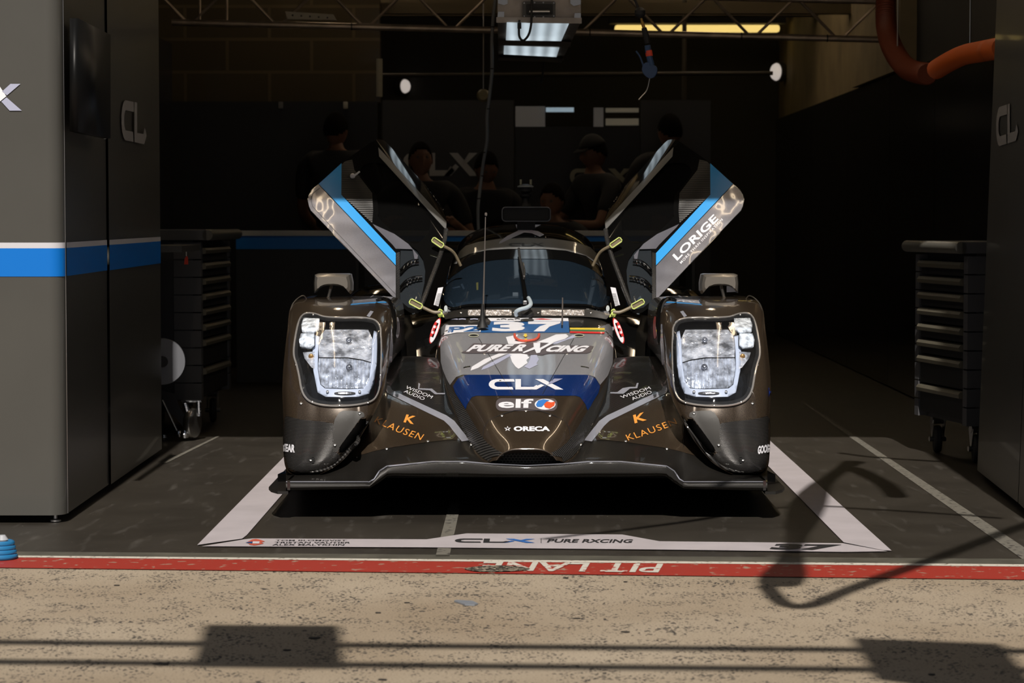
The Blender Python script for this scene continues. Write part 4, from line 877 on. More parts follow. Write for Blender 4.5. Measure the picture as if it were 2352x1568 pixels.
line_patch('edge_strip', [(657, 1107), (849, 1107), (860, 1100), (872, 1082), (889, 1071), (994, 1060.5), (1068, 1060.5), (1128, 1066), (1210, 1070), (1292, 1066), (1352, 1060.5), (1426, 1060.5), (1531, 1071), (1548, 1082), (1560, 1100), (1571, 1107), (1763, 1107)], 2.2, STRIPE, onto(SB, .002), splitter, 5)  # painted highlight: pale line traces the bright upper edge of the lip
# end plates with foot ledges
for s in (1, -1):
    m_ = MB(); X = lambda x: CX + s * x
    def ep(x0, x1, y0, y1, z0, z1): return MB().box(min(X(x0), X(x1)), max(X(x0), X(x1)), y0, y1, z0, z1, b=.003)
    m_ = MB(); m_.prism([(X(.855), 8.70, .112), (X(.865), 8.70, .112), (X(.865), 9.9, .10), (X(.855), 9.9, .10)], (0, 0, .036))
    t_ = m_.build('end_plate', BLACKG, car)
    m2 = MB(); m2.prism([(X(.862), 8.70, .098), (X(.90), 8.70, .098), (X(.93), 8.76, .098), (X(.945), 8.82, .100), (X(.945), 10.0, .10), (X(.862), 10.0, .10)], (0, 0, .010)); m2.build('ledge', CARB, t_)
    MB().prism([(X(.865), 9.05, .108), (X(.93), 9.0, .108), (X(.87), 9.5, .108)], (0, 0, .03)).build('gusset', BLACKG, t_)
MB().box(CX - .85, CX + .85, 9.5, 13.4, .07, .16).build('floor_plank', BLACKM, car, smooth=False)

# ---- front fenders: horizontal slices (py front, xin, xout, D front, inner radius, outer radius)
sl_rows = [
    (1090, 1694, 1742, 8.90, .03, .05), (1084, 1676, 1756, 8.868, .03, .06), (1070, 1650, 1763, 8.852, .04, .08), (1051, 1627, 1766, 8.845, .045, .10), (1015, 1600, 1768, 8.84, .05, .12), (985, 1581, 1768, 8.84, .05, .13),
    (952, 1562, 1768, 8.85, .055, .13), (905, 1540, 1770, 8.88, .09, .14), (870, 1532, 1769, 8.92, .07, .15), (840, 1526, 1767, 8.965, .07, .15), (789, 1520, 1762, 9.06, .08, .15),
    (755, 1516, 1758, 9.15, .08, .15), (730, 1514, 1756, 9.26, .09, .15), (712, 1517, 1753, 9.38, .10, .14), (698, 1526, 1746, 9.51, .11, .12), (689, 1545, 1732, 9.64, .1, .1), (684.5, 1570, 1700, 9.76, .05, .05)]
def fender_rows():
    R_ = []
    for py, x0, x1, Df, ri, ro in sl_rows:
        z = W(1650, py, Df).z; rd = ri * (1.1 if py > 930 else 1.8 if py > 890 else 3.0 if py > 720 else 1.4); a_ = W(x0, py, Df + rd * .8); b_ = W(x1, py, Df + ro * .8); off = CX - W(1210, 800, Df).x; xa, xb = a_.x + off, b_.x + off; Db = 10.25 if Df < 9.6 else 10.1
        k = lambda t: t
        tw_ = .12 if py > 890 else .06 if py > 840 else 0; row = [Vector((xa + tw_, Db, z)), Vector((xa + tw_ * .55, (Db + Df + rd) / 2, z)), Vector((xa, Df + rd, z))]
        for t in (20, 40, 60, 80): t = R(t); row.append(Vector((xa + ri * (1 - math.cos(t)), Df + rd * (1 - math.sin(t)), z)))
        n = 9
        for i in range(n + 1):
            t = i / n; x = xa + ri + (xb - ro - xa - ri) * t; row.append(Vector((x, Df - .018 * min(1, max(0, (xb - ro - xa - ri) / .22)) * 4 * t * (1 - t), z)))
        for t in (20, 40, 60, 80): t = R(t); row.append(Vector((xb - ro * (1 - math.sin(t)), Df + ro * (1 - math.cos(t)), z)))
        row += [Vector((xb, Df + ro, z)), Vector((xb, (Db + Df + ro) / 2, z)), Vector((xb, Db, z))]
        R_.append(dense(row, 110))
    c_ = [dense([r[k] for r in R_], 120) for k in range(111)]
    rows = [[c_[k][i] for k in range(111)] for i in range(121)]
    rows.append([Vector((p.x, max(p.y, 9.95), p.z + .002)) for p in rows[-1]])
    return rows
FR = fender_rows()
HLo = smooth_loop([(1546, 770), (1547, 752), (1556, 738), (1572, 732), (1599, 729.5), (1640, 730), (1675, 728), (1695, 721.5), (1715, 720), (1728, 728), (1736, 749), (1743, 789), (1744, 816), (1738, 838), (1732, 865), (1727, 893), (1718, 912), (1702, 924), (1672, 931), (1632, 932), (1592, 928), (1568, 921), (1556, 908), (1549, 885), (1546, 839), (1545, 800)], 3)
SLo = [(1577, 966), (1582, 960), (1590, 960), (1616, 993), (1640, 1026), (1643, 1036), (1638, 1041), (1629, 1038), (1602, 1008), (1579, 978)]
HLi = grow(HLo, -3)
for side, q_ in ((0, lambda P: P), (1, mir)):
    base = MB(); base.grid(FR); 
    if side: base = base.mirror(CX)
    FB = base.bvh(); of = onto(FB, .0015); of2 = onto(FB, .003)
    hi, so = q_(HLi), q_(SLo)
    cut = MB(); cut.v = base.v
    def ok(f_):
        x, y = topx((base.v[f_[0]] + base.v[f_[2]]) / 2)
        return base.v[f_[0]].y > 9.7 or not (inpoly(x, y, hi) or inpoly(x, y, so))
    cut.f = [f_ for f_ in base.f if ok(f_)]
    fe = cut.build('front_fender', BROWN, car, sharp=60)
    # dark lining behind the openings
    body_in = onto(FB, 0., .10)
    patch('slot_lining', [grow(so, 2)], BLACKM, onto(FB, 0., .05), fe, 8)
    def wall(name, loop, d0, d1, m, par):
        f0, f1 = onto(FB, 0., d0), onto(FB, 0., d1); L_ = loop + [loop[0]]; return MB().grid([[f0(*p) for p in L_], [f1(*p) for p in L_]]).build(name, m, par)
    wall('slot_wall', grow(so, 1), 0.001, .05, BLACKM, fe)
    # lower carbon skirt, grey plate
    skp = [(1652, 985), (1655, 972), (1680, 968), (1730, 963), (1762, 955), (1766, 960), (1767, 1005), (1765, 1045), (1757, 1074), (1738, 1082), (1706, 1086), (1674, 1080), (1648, 1067), (1634, 1050), (1646, 1040), (1656, 1032)]
    patch('ribbed_skirt', [q_(skp)], CARBR, of, fe, 6)
    patch('grey_plate', [q_(smooth_loop([(1584, 950), (1592, 945), (1632, 943), (1646, 955), (1654, 975), (1657, 1031), (1652, 1036), (1645, 1037), (1640, 1026), (1616, 993), (1592, 960), (1584, 958)], 2))], DKGREY, of, fe, 6)
    line_patch('slot_lip', q_([(1577, 966), (1579, 980), (1602, 1010), (1629, 1040), (1640, 1043)]), 5, CARBD, of2, fe, 6)
    MB().tube(dense([of(*p) for p in q_([(1571, 962), (1580, 984), (1596, 1008), (1613, 1030), (1634, 1050), (1656, 1068), (1682, 1079), (1708, 1083)])], 40), [.003 + .006 * math.sin(i / 40 * math.pi) for i in range(41)], 10).build('slot_rim', CARBF, fe)
    for P in ((1594, 949), (1651, 1021), (1706, 1056), (1728, 926)): fast(q_([P])[0][0], P[1], of, fe, .006)
    patch('jack_hole', [q_(circ(1701, 1056, 5, 6.5))], BLACKM, of2, fe, 4)
    line_patch('lower_lip', q_([(1562, 955), (1581, 990), (1600, 1020), (1627, 1055), (1650, 1072), (1676, 1083), (1706, 1088), (1740, 1084)]), 4, CARBD, of2, fe, 6)
    line_patch('silver_stripe', q_([(1519, 745), (1521, 775), (1525, 830), (1529, 870), (1534, 896)]), 7, STRIPE, onto(FB, .003), fe, 6)
    # lamp inside
    hl = thing('headlight', wloc(fe) * 0, None, None); hl.parent = fe; hl.location = (0, 0, 0)
    bpy.data.objects.remove(hl)
    hb = patch('headlight', [q_(grow(HLo, -1))], BLACKG, onto(FB, 0., .085), fe, 10)
    wall('lamp_wall', q_(grow(HLo, -1.5)), 0., .088, BLACKG, hb)
    REF = mat('reflector', (.70, .74, .82), .28, .55, 1, bump=1, bscale=42, var=.8, vscale=26) if 'reflector' not in MATS else MATS['reflector']  # colour mottling imitates bright and dark reflections in the bowl
    LNS = mat('fluted_lens', (.60, .65, .74), .25, .5, 1, bump=.6, bscale=38, var=.6, vscale=36) if 'fluted_lens' not in MATS else MATS['fluted_lens']  # mottled colour stands in for reflections in the flutes
    SUR = mat('lamp_surround', (.56, .64, .80), .4, 0, .5) if 'lamp_surround' not in MATS else MATS['lamp_surround']
    so_, si_ = [(1556, 768), (1565, 764), (1600, 758), (1676, 757), (1697, 770), (1699, 800), (1698, 852), (1688, 899), (1672, 909), (1640, 911), (1599, 909), (1576, 903), (1566, 882), (1559, 839)], [(1576, 758.5), (1600, 759), (1675, 758.5), (1688, 773), (1691, 805), (1692, 846), (1686, 884), (1675, 893), (1620, 895), (1586, 893), (1573, 876), (1567, 826), (1565, 783)]
    sur = patch('lamp_surround', [q_([(1553, 764), (1562, 760), (1565, 783), (1567, 826), (1573, 876), (1586, 893), (1620, 895), (1675, 893), (1686, 884), (1692, 846), (1691, 805), (1688, 773), (1699, 770), (1704, 800), (1702, 852), (1692, 902), (1674, 912), (1640, 913), (1599, 912), (1573, 905), (1562, 882), (1556, 839)])], SUR, onto(FB, 0., .030), hb, 8, solid=.004)
    lens_up = [(1576, 758.5), (1675, 758.5), (1688, 773), (1691, 805), (1690, 822), (1660, 823), (1625, 823), (1590, 828), (1567, 834), (1565, 783)]; lens_dn = [(1567, 836), (1590, 830), (1625, 825), (1660, 825), (1690, 824), (1692, 846), (1686, 884), (1675, 893), (1620, 895), (1586, 893), (1573, 876)]
    patch('upper_reflector', [q_(lens_up)], REF, lambda x, y: onto(FB, 0., .05)(x, y) + Vector((0, .03 * max(0, 1 - ((x - q_([(1628, 0)])[0][0]) / 70) ** 2 - ((y - 800) / 60) ** 2), 0)), hb, 5)
    lw = patch('fluted_lens', [q_(lens_dn)], LNS, lambda x, y: onto(FB, 0., .042)(x, y) + Vector((0, .004 * math.sin(x * .75) + .02 * max(0, 1 - ((x - q_([(1628, 0)])[0][0]) / 70) ** 2), 0)), hb, 2.5)
    for (x, y, r_) in ((1621, 782, .008), (1620, 845, .009)):
        p = onto(FB, 0., .048)(q_([(x, y)])[0][0], y); MB().lathe([(r_ * 1.4, -.01), (r_ * 1.3, -.014), (r_, -.012), (r_ * .7, -.016), (r_ * .2, -.018)], p + Vector((0, .012, 0)), (0, -1, 0) if 0 else (0, 1, 0)).build('bulb', CHROME, hb)
    for P in ([(1686, 738), (1722, 736), (1727, 752), (1725, 767), (1700, 768), (1688, 760)], [(1698, 772), (1727, 771), (1731, 786), (1729, 801), (1706, 803), (1698, 796)]):
        lm = patch('led_lamp', [q_(P)], mat('led_glass', (.85, .92, 1), .15, .2, 1, bump=.9, bscale=60, var=.5, vscale=45) if 'led_glass' not in MATS else MATS['led_glass'], onto(FB, 0., .016), hb, 6, solid=-.012)
        line_patch('led_bezel', q_(P), 2.6, BLACKG, onto(FB, .002, .016), lm, 6, True)
    patch('side_reflector', [q_([(1699, 808), (1726, 810), (1722, 824), (1706, 845), (1699, 848)])], REF, onto(FB, 0., .03), hb, 6); p = onto(FB, 0., .026)(q_([(1707, 819)])[0][0], 819)
    MB().lathe([(.010, 0), (.007, -.003), (.003, -.004)], p, (0, 1, 0), 16).build('amber_bulb', mat('amber', (.45, .25, .08), .3, .5) if 'amber' not in MATS else MATS['amber'], hb)
    patch('lamp_slot', [q_(circ(1629, 903.5, 25, 3.6))], BLACKM, onto(FB, 0., .024), hb, 6); patch('lamp_slot_bar', [q_(circ(1629, 903.5, 15, 1.8))], CHROME, onto(FB, 0., .021), hb, 6)
    for x in (1595, 1669): fast(q_([(x, 900)])[0][0], 900, onto(FB, 0., .022), hb)
    cv = patch('headlight_cover', [q_(HLo)], HLGLASS, lambda x, y: onto(FB, .003)(x, y) + Vector((0, -.006, 0)), fe, 7)
    MB().ring([of(*p) + Vector((0, -.006, 0)) for p in q_(HLo)], .0042, 8).build('cover_rim', mat('rim_clear', (.42, .40, .38), .15, .5, 1) if 'rim_clear' not in MATS else MATS['rim_clear'], cv)
    line_patch('cover_frit', q_(grow(HLo, -6)), 7, glassy('frit', (.35, .35, .35), (.2, .2, .2), .1) if 'frit' not in MATS else MATS['frit'], lambda x, y: onto(FB, .003)(x, y) + Vector((0, -.003, 0)), cv, 7, True)
    for x, y in ((1640, 729), (1700, 723), (1739, 838), (1702, 922), (1640, 930), (1575, 924), (1547, 860), (1550, 745)): fast(q_([(x, y)])[0][0], y, lambda a_, b_: of(a_, b_) + Vector((0, -.008, 0)), cv, .0045)
    # louvre lip on the inner top shoulder and a thin clear lip outside
    S_ = -1 if side else 1; xm = lambda P: [Vector((CX + S_ * (v.x - CX), v.y, v.z)) for v in P]
    lp = MB().tube(xm(dense([C(304, 790, 9.16), C(304, 765, 9.22), C(303, 745, 9.28), C(306, 712, 9.42), C(313, 694, 9.52), C(327, 686, 9.60), C(345, 690, 9.60)], 30)), [.005 + .006 * math.sin(i / 30 * math.pi) for i in range(31)], 10).build('arch_lip', BLACKG, fe)
    MB().tube(xm(dense([C(505, 686, 9.72), C(512, 679, 9.7), C(524, 684, 9.66), C(538, 700, 9.55), C(543, 725, 9.4)], 20)), .0022, 8).build('clear_lip', STEEL, fe)
    patch('shoulder_sticker', [q_([(1562, 716), (1569, 714), (1578, 726), (1571, 729)])], STRIPE, of, fe, 6)
    if side:
        text('lettering', 'YEAR', (648, 1036), (678, 1039), (1, -18), WHITE, of2, fe, bold=.05, step=5)
        patch('side_number', [circ(911, 752, 5, 24)], WHITE, of2, fe, 6); patch('lettering', [[(908, 738), (914, 738), (914, 768), (908, 768)]], INK, onto(FB, .004), fe, 6)
    else:
        text('lettering', 'GOOD', (1739, 1043), (1766, 1038), (1, -19), WHITE, of2, fe, bold=.05, step=5)
        patch('side_sticker', [circ(1506, 752, 4.5, 26)], RED, of2, fe, 6)
        patch('side_blue', [[(1764, 890), (1769, 892), (1769, 912), (1765, 910)]], mat('side_blue_film', (.02, .06, .4), .4), of2, fe, 5)
    # wing mirror
    mp_ = [(1614, 630), (1620, 628.5), (1690, 628.5), (1696, 631), (1698, 650), (1697, 673), (1693, 671), (1688, 664), (1678, 658), (1666, 655.5), (1650, 655), (1636, 657), (1622, 664), (1614, 675), (1610, 668), (1610, 650)]
    MD = 9.85; rows_ = []
    mir_ = MB(); lo = [W(x, y, MD) for x, y in mp_]; c0 = Vector((sum(p.x for p in lo) / len(lo), 0, W(0, 645, MD).z))
    def sc_(k, kz, dy): return [Vector((c0.x + (p.x - c0.x) * k, p.y + dy, c0.z + (p.z - c0.z) * kz)) for p in lo]
    L0, L1, L2, L3 = sc_(.80, .60, -.035), sc_(.93, .86, -.024), sc_(1, 1, 0), sc_(1.0, 1.0, .09); 
    for L_ in (L0, L1, L2, L3): L_.append(L_[0])
    mir_.grid([L0, L1, L2, L3]); mir_.add(L0[:-1], [tuple(range(len(L0) - 1))])
    off = CX - W(1210, 645, MD).x
    for v in mir_.v: v.x += off
    if side: mir_ = mir_.mirror(CX)
    wm = mir_.build('wing_mirror', GUN, car, sharp=28)
    MB().add(xm([v + Vector((off, .085, 0)) for v in lo]), [tuple(range(len(lo)))]).build('mirror_glass', CHROME, wm)
    MB().tube(xm([C(448, 657, 9.86), C(455, 684, 9.80)]), .006).build('mirror_stem', STEEL, wm)
    if not side: MB().quad(W(1669, 657, 9.88), W(1684, 657, 9.88), W(1690, 670, 9.88), W(1669, 671, 9.88)).build('mirror_sticker', STRIPE, wm); 

allb = MB(); allb.add(spl.v, spl.f); fm0 = MB(); fm0.grid(FR); allb.add(fm0.v, fm0.f); fm1 = fm0.mirror(CX); allb.add(fm1.v, fm1.f); ABV = onto(allb.bvh(), .0045)
text('lettering', 'KLAUSEN', (858, 971), (966, 1013), (9, -13), ORANGE, ABV, splitter, bold=0, space=1.15, step=6, bend=2.5)
text('lettering', 'KLAUSEN', (1443, 1014), (1557, 975), (-7, -13), ORANGE, ABV, splitter, bold=0, space=1.15, step=6, bend=2)

# ---- tub, side pods, engine cover, rear fenders, wing, wheels
for s in (1, -1):
    m_ = MB(); X = lambda x: CX + s * x
    rows_ = []
    for y, zt_, xi, xo in ((10.25, .45, .34, .50), (10.5, .60, .34, .52), (10.8, .66, .36, .56), (11.2, .60, .40, .86), (11.8, .58, .40, .90), (12.4, .62, .40, .92)):
        rows_.append([Vector((X(xi), y, zt_ + .02)), Vector((X((xi + xo) / 2), y, zt_ + .01)), Vector((X(xo - .04), y, zt_)), Vector((X(xo), y, zt_ - .05)), Vector((X(xo), y, .12))])
    m_.grid(rows_).build('side_pod', BLACKG, car)
    m_ = MB(); rows_ = []
    for y, h, w0, w1 in ((12.25, .45, .55, .93), (12.38, .60, .53, .945), (12.55, .70, .52, .95), (12.8, .74, .52, .95), (13.1, .72, .53, .945), (13.5, .60, .56, .93)):
        rows_.append(dense([Vector((X(w0), y, .35)), Vector((X(w0), y, h - .12)), Vector((X(w0 + .06), y, h - .02)), Vector((X((w0 + w1) / 2), y, h)), Vector((X(w1 - .06), y, h - .03)), Vector((X(w1), y, h - .14)), Vector((X(w1), y, .15))], 20))
    cc = [dense([r[k] for r in rows_], 20) for k in range(21)]; g_ = [[cc[k][i] for k in range(21)] for i in range(21)]
    m_.grid(g_); m_.add(g_[0], [tuple(range(21))]); m_.build('rear_fender', BLACKG, car)
    for yy, rr in ((9.72, .33), (12.78, .345)):
        c = Vector((X(.76), yy, rr)); wh = MB().lathe([(.20, -.15), (rr - .03, -.155), (rr - .008, -.13), (rr, -.08), (rr, .08), (rr - .008, .13), (rr - .03, .155), (.20, .15)], c, (1, 0, 0), 48).build('wheel', RUBBER, car)
        MB().lathe([(.20, .12 * s), (.19, .05 * s), (.06, .07 * s), (.03, .10 * s)], c, (1, 0, 0), 36).build('rim', DKGREY, wh)
rw = MB(); pr = []
for i in range(13):
    t = i / 12; pr.append((13.15 + .30 * t, .925 + .02 * math.sin(t * math.pi) + .03 * t))
for i in range(12, -1, -1):
    t = i / 12; pr.append((13.15 + .30 * t, .915 - .03 * math.sin(t * math.pi) + .03 * t))
rw.prism([(CX - .90, y, z) for y, z in pr], (1.80, 0, 0)); wing = rw.build('rear_wing', BLACKG, car)
for s in (1, -1): MB().prism([(CX + s * .90, 13.05, .70), (CX + s * .90, 13.55, .70), (CX + s * .90, 13.55, 1.0), (CX + s * .90, 13.08, .98)], (s * .015, 0, 0)).build('wing_end_plate', BLACKM, wing)

# ---- canopy
can_rows = [
    (10.49, [(0, 709), (60, 709), (110, 710), (150, 713), (176, 719), (190, 727), (198, 735)]),
    (10.52, [(0, 701), (60, 701), (110, 702), (150, 706), (178, 713), (193, 722), (200, 735)]),
    (10.60, [(0, 670), (60, 671), (110, 675), (150, 684), (178, 697), (195, 714), (201, 735)]),
    (10.76, [(0, 632), (60, 634), (110, 640), (150, 652), (180, 670), (196, 700), (202, 730)]),
    (10.95, [(0, 594), (55, 596), (105, 604), (150, 621), (180, 646), (194, 682), (200, 725)]),
    (11.12, [(0, 562), (55, 565), (100, 573), (140, 590), (168, 615), (185, 648), (197, 710)]),
    (11.36, [(0, 540), (50, 542), (95, 549), (130, 561), (155, 581), (173, 608), (189, 680)]),
    (11.72, [(0, 524), (50, 525), (92, 531), (125, 543), (148, 561), (164, 588), (179, 660)]),
    (12.10, [(0, 516), (50, 517), (90, 522), (120, 533), (142, 548), (157, 574), (171, 650)]),
    (12.50, [(0, 515.5), (45, 517), (82, 523), (108, 535), (126, 552), (140, 580), (155, 650)]),
    (13.10, [(0, 530), (30, 532), (55, 540), (72, 552), (84, 570), (95, 600), (110, 650)]),
    (13.50, [(0, 560), (10, 562), (20, 566), (30, 574), (38, 588), (46, 610), (60, 650)])]
cg = surf(can_rows, 80, 100); full = MB(); full.grid(cg); CB = full.bvh(); oc = onto(CB, .002); oc2 = onto(CB, .0035)
gl = smooth_loop([(1207, 593), (1279, 595), (1321, 602), (1364, 620), (1391, 646), (1402, 662), (1401, 690), (1392, 704), (1375, 709), (1345, 702), (1280, 701), (1210, 701), (1140, 701), (1075, 702), (1045, 709), (1028, 704), (1019, 690), (1017, 667), (1030, 642), (1051, 625), (1079, 608), (1117, 599), (1151, 595)], 3)
gli = grow(gl, -3)
cut = MB(); cut.v = full.v; cut.f = [f_ for f_ in full.f if not (full.v[f_[0]].y < 11.4 and inpoly(*topx((full.v[f_[0]] + full.v[f_[2]]) / 2), gli))]
canopy = cut.build('canopy', BLACKG, car, sharp=60)
wsh = patch('windshield', [gl], WSGLASS, oc, canopy, 8)
line_patch('windshield_seal', gl, 5, BLACKG, oc2, canopy, 5, True)
patch('sun_band', [[(1053, 596), (1080, 583), (1120, 575), (1165, 572), (1250, 572), (1300, 576), (1345, 588), (1378, 612), (1383, 606), (1372, 585), (1355, 568), (1320, 556), (1270, 549), (1211, 547), (1150, 549), (1100, 556), (1070, 565), (1056, 578), (1048, 596), (1042, 606), (1050, 606)]], SILVER2, oc, canopy, 6)
patch('brush_mark', [[(1184, 517), (1243, 517), (1228, 524), (1222, 530), (1236, 532), (1250, 540), (1240, 545), (1222, 537), (1204, 535), (1180, 546), (1150, 560), (1146, 561), (1148, 556), (1165, 543), (1190, 531)]], PALE, onto(CB, .003), canopy, 6)
logo('logo', CLXP, (1169, 567), (1251, 567), (0, -8), INK, onto(CB, .003), canopy, 5)
# A-pillar stickers and side ovals with an E
for q_ in (lambda P: P, mir):
    patch('white_sticker', [q_([(1402, 659), (1412, 661), (1424, 702), (1420, 704), (1410, 702)])], WHITE, oc2, canopy, 5) if 0 else None
    P = q_([(1402, 659), (1414, 661), (1424, 700), (1413, 703)]); ms = MB().prism([W(x, y, 10.62) for x, y in P], (0, .004, 0)).build('white_sticker', WHITE, canopy)
    mb = MB(); a_, b_ = (1411, 672), (1419, 698)
    for k in range(7):
        y = 674 + k * 4; P2 = q_([(1406 + k * .9, y), (1415 + k * 1.1, y + .3), (1415 + k * 1.1, y + 1.3), (1406 + k * .9, y + 1)]); mb.add([W(x, yy, 10.616) for x, yy in P2], [(0, 1, 2, 3)])
    mb.build('print', DKGREY, ms)
    P = q_([(1408, 732), (1412, 731), (1421, 740), (1429, 757), (1434, 778), (1433, 787), (1429, 788), (1421, 778), (1413, 760), (1408, 742)])
    ov = MB().prism([W(x, y, 10.28) for x, y in smooth_loop(P, 2)], (0, .004, 0)).build('emergency_sticker', RED, canopy)
    P3 = smooth_loop([(p[0] * .86 + .14 * q_([(1421, 0)])[0][0], p[1] * .93 + .07 * 760) for p in P], 2); MB().prism([W(x, y, 10.278) for x, y in P3], (0, .001, 0)).build('sticker_face', WHITE, ov)
    E_ = [(1413, 741), (1416, 740), (1428, 773), (1425, 776)]
    mb = MB(); f_ = lambda u, v: (1413 + 12 * v + u * 8, 742 + 32 * v - u * 3)
    for u0, u1, v0, v1 in ((0, .35, 0, 1), (0, 1, 0, .2), (0, .85, .4, .6), (0, 1, .8, 1)):
        mb.add([W(x, y, 10.276) for x, y in q_([f_(u0, v0), f_(u1, v0), f_(u1, v1), f_(u0, v1)])], [(0, 1, 2, 3)])
    mb.build('lettering', RED, ov)
# cockpit inside
CK = mat('cockpit_dark', (.02, .024, .03), .7); ins = MB()
for y0, z0 in ((12.1, .3),): ins.add([(CX - .34, y0, .15), (CX + .34, y0, .15), (CX + .30, y0, .92), (CX - .30, y0, .92)], [(0, 1, 2, 3)])
ins.add([(CX - .36, 10.5, .3), (CX + .36, 10.5, .3), (CX + .36, 12.1, .3), (CX - .36, 12.1, .3)], [(0, 1, 2, 3)]); cpit = ins.build('cockpit', CK, car)
ds = surf([(10.50, [(0, 706), (100, 707), (180, 716)]), (10.66, [(0, 694), (100, 696), (178, 706)]), (10.85, [(0, 690), (100, 692), (170, 700)]), (10.9, [(0, 740), (100, 742), (170, 745)])], 20, 12); MB().grid(ds).build('dashboard', mat('dash_blue', (.03, .05, .075), .6), cpit)
MB().box(CX - .17, CX + .03, 11.45, 11.6, .45, .80, b=.03).build('seat', mat('seat_grey', (.05, .055, .06), .7), cpit)
MB().ring([Vector((CX - .05 + .12 * math.cos(t), 11.0, .66 + .07 * math.sin(t))) for t in [i / 24 * math.tau for i in range(24)]], .012).build('steering_wheel', BLACKM, cpit)
w_ = lambda x, y, D: C(x - 1210, y, D)
MB().prism([w_(x, y, 10.95) for x, y in ((1096, 649), (1101, 648), (1101, 665), (1097, 666))], (0, .01, 0)).build('yellow_tag', mat('tag_yellow', (.8, .55, .05), .5), cpit)
MB().tube([w_(1042, 662, 10.95), w_(1062, 658, 10.95)], .010).tube([w_(1062, 652, 10.95), w_(1068, 664, 10.95)], .014).build('chrome_fitting', CHROME, cpit)
MB().prism([w_(x, y, 11.3) for x, y in ((1072, 615), (1090, 612), (1091, 636), (1074, 637))], (0, .02, 0)).build('red_light_unit', mat('unit_red', (.30, .01, .04), .5), cpit)
MB().prism([w_(x, y, 11.1) for x, y in ((1043, 641), (1150, 638), (1152, 695), (1043, 695))], (0, .02, 0)).build('switch_panel', BLACKM, cpit)
MB().prism([w_(x, y, 11.2) for x, y in ((1178, 630), (1196, 628), (1199, 682), (1180, 684))], (0, .03, 0)).build('console_post', mat('post_tan', (.16, .14, .12), .6), cpit)
MB().tube([w_(1180, 678, 11.0), w_(1196, 678, 11.0)], .014).build('white_bottle', mat('bottle_white', (.5, .47, .44), .4), cpit)
MB().prism([w_(x, y, 11.3) for x, y in ((1056, 622), (1064, 619), (1066, 636), (1056, 637))], (0, .01, 0)).build('white_label', WHITE, cpit)
for s in (1, -1): MB().tube([(CX + s * .29, 10.75, .50), (CX + s * .27, 11.1, .78), (CX + s * .20, 11.8, .94)], .018).build('roll_bar', BLACKM, cpit)
MB().tube([(CX - .30, 11.9, .95), (CX + .30, 11.9, .95)], .02).build('roll_bar', BLACKM, cpit)
# base of the windshield: vents, wiper, hose, antennas
cp = MB().grid(surf([(10.455, [(0, 727), (80, 727), (150, 728), (185, 733)]), (10.47, [(0, 718), (80, 718), (150, 719), (190, 727)]), (10.485, [(0, 707), (80, 708), (150, 711), (196, 722)])], 40, 12)); cpm = cp.build('cowl_panel', CARB, car); CPB = cp.bvh()
for P in (rrect(1075, 712, 1175, 725, 2), rrect(1243, 712, 1342, 725, 2)): patch('foil_patch', [P], mat('foil', (.40, .36, .33), .35, .7, bump=.5, bscale=60) if 'foil' not in MATS else MATS['foil'], onto(CPB, .002), cpm, 8)
for x0, x1, n in ((1077, 1150, 6), (1300, 1340, 4)): line_patch('wire_trace', [(x0 + (x1 - x0) * i / (2 * n), 713 if i % 2 else 724) for i in range(2 * n + 1)], 1, WHITE, onto(CPB, .003), cpm, 8)
for x in (1059, 1181, 1236, 1357): fast(x, 718, onto(CPB, .001), cpm)
wiper = MB().tube(dense([w_(1212, 716, 10.42), w_(1210, 690, 10.50), w_(1205, 655, 10.61), w_(1200, 625, 10.73), w_(1196, 598, 10.86)], 30), [.013 - .006 * i / 30 for i in range(31)]).build('wiper_arm', BLACKG, car)
MB().tube(dense([w_(1194, 571, 11.0), w_(1196, 590, 10.89), w_(1202, 620, 10.74), w_(1206, 640, 10.66)], 14), .006).build('wiper_blade', RUBBER, wiper)
MB().tube([w_(1203, 604, 10.82), w_(1207, 622, 10.72), w_(1206, 634, 10.66)], .005).build('wiper_link', STEEL, wiper); MB().box(w_(1203, 0, 10.4).x, w_(1213, 0, 10.4).x, 10.39, 10.41, w_(0, 699, 10.4).z, w_(0, 690, 10.4).z, b=.003).build('wiper_clip', STEEL, wiper)
MB().lathe([(.03, 0), (.026, .012), (.01, .016)], w_(1213, 722, 10.36), (0, -.5, 1)).build('wiper_hub', BLACKM, wiper)
MB().tube(dense([w_(1188, 724, 10.33), w_(1187, 716, 10.31), w_(1197, 710, 10.30), w_(1212, 706, 10.31), w_(1221, 699, 10.34), w_(1219, 690, 10.40), w_(1216, 684, 10.46)], 30), .0085).build('washer_hose', mat('pale_hose', (.42, .50, .55), .35), car)
an = MB().tube([w_(1110, 750, 10.22), w_(1111, 735, 10.22), w_(1112, 705, 10.22), w_(1117, 498, 10.22)], [.014, .008, .004, .0022]).lathe([(.001, -.008), (.006, -.004), (.006, .004), (.001, .008)], w_(1118, 492, 10.22)).build('antenna', mat('antenna_metal', (.25, .22, .20), .35, .7), car)
MB().lathe([(.026, 0), (.022, .008), (.012, .03), (.008, .07), (.005, .10)], w_(1110, 752, 10.2)).build('antenna_base', BLACKM, an)
an = MB().tube([w_(1293, 746, 10.22), w_(1294, 700, 10.22), w_(1294, 683, 10.22)], [.004, .0035, .003]).build('antenna', MATS['antenna_metal'], car)
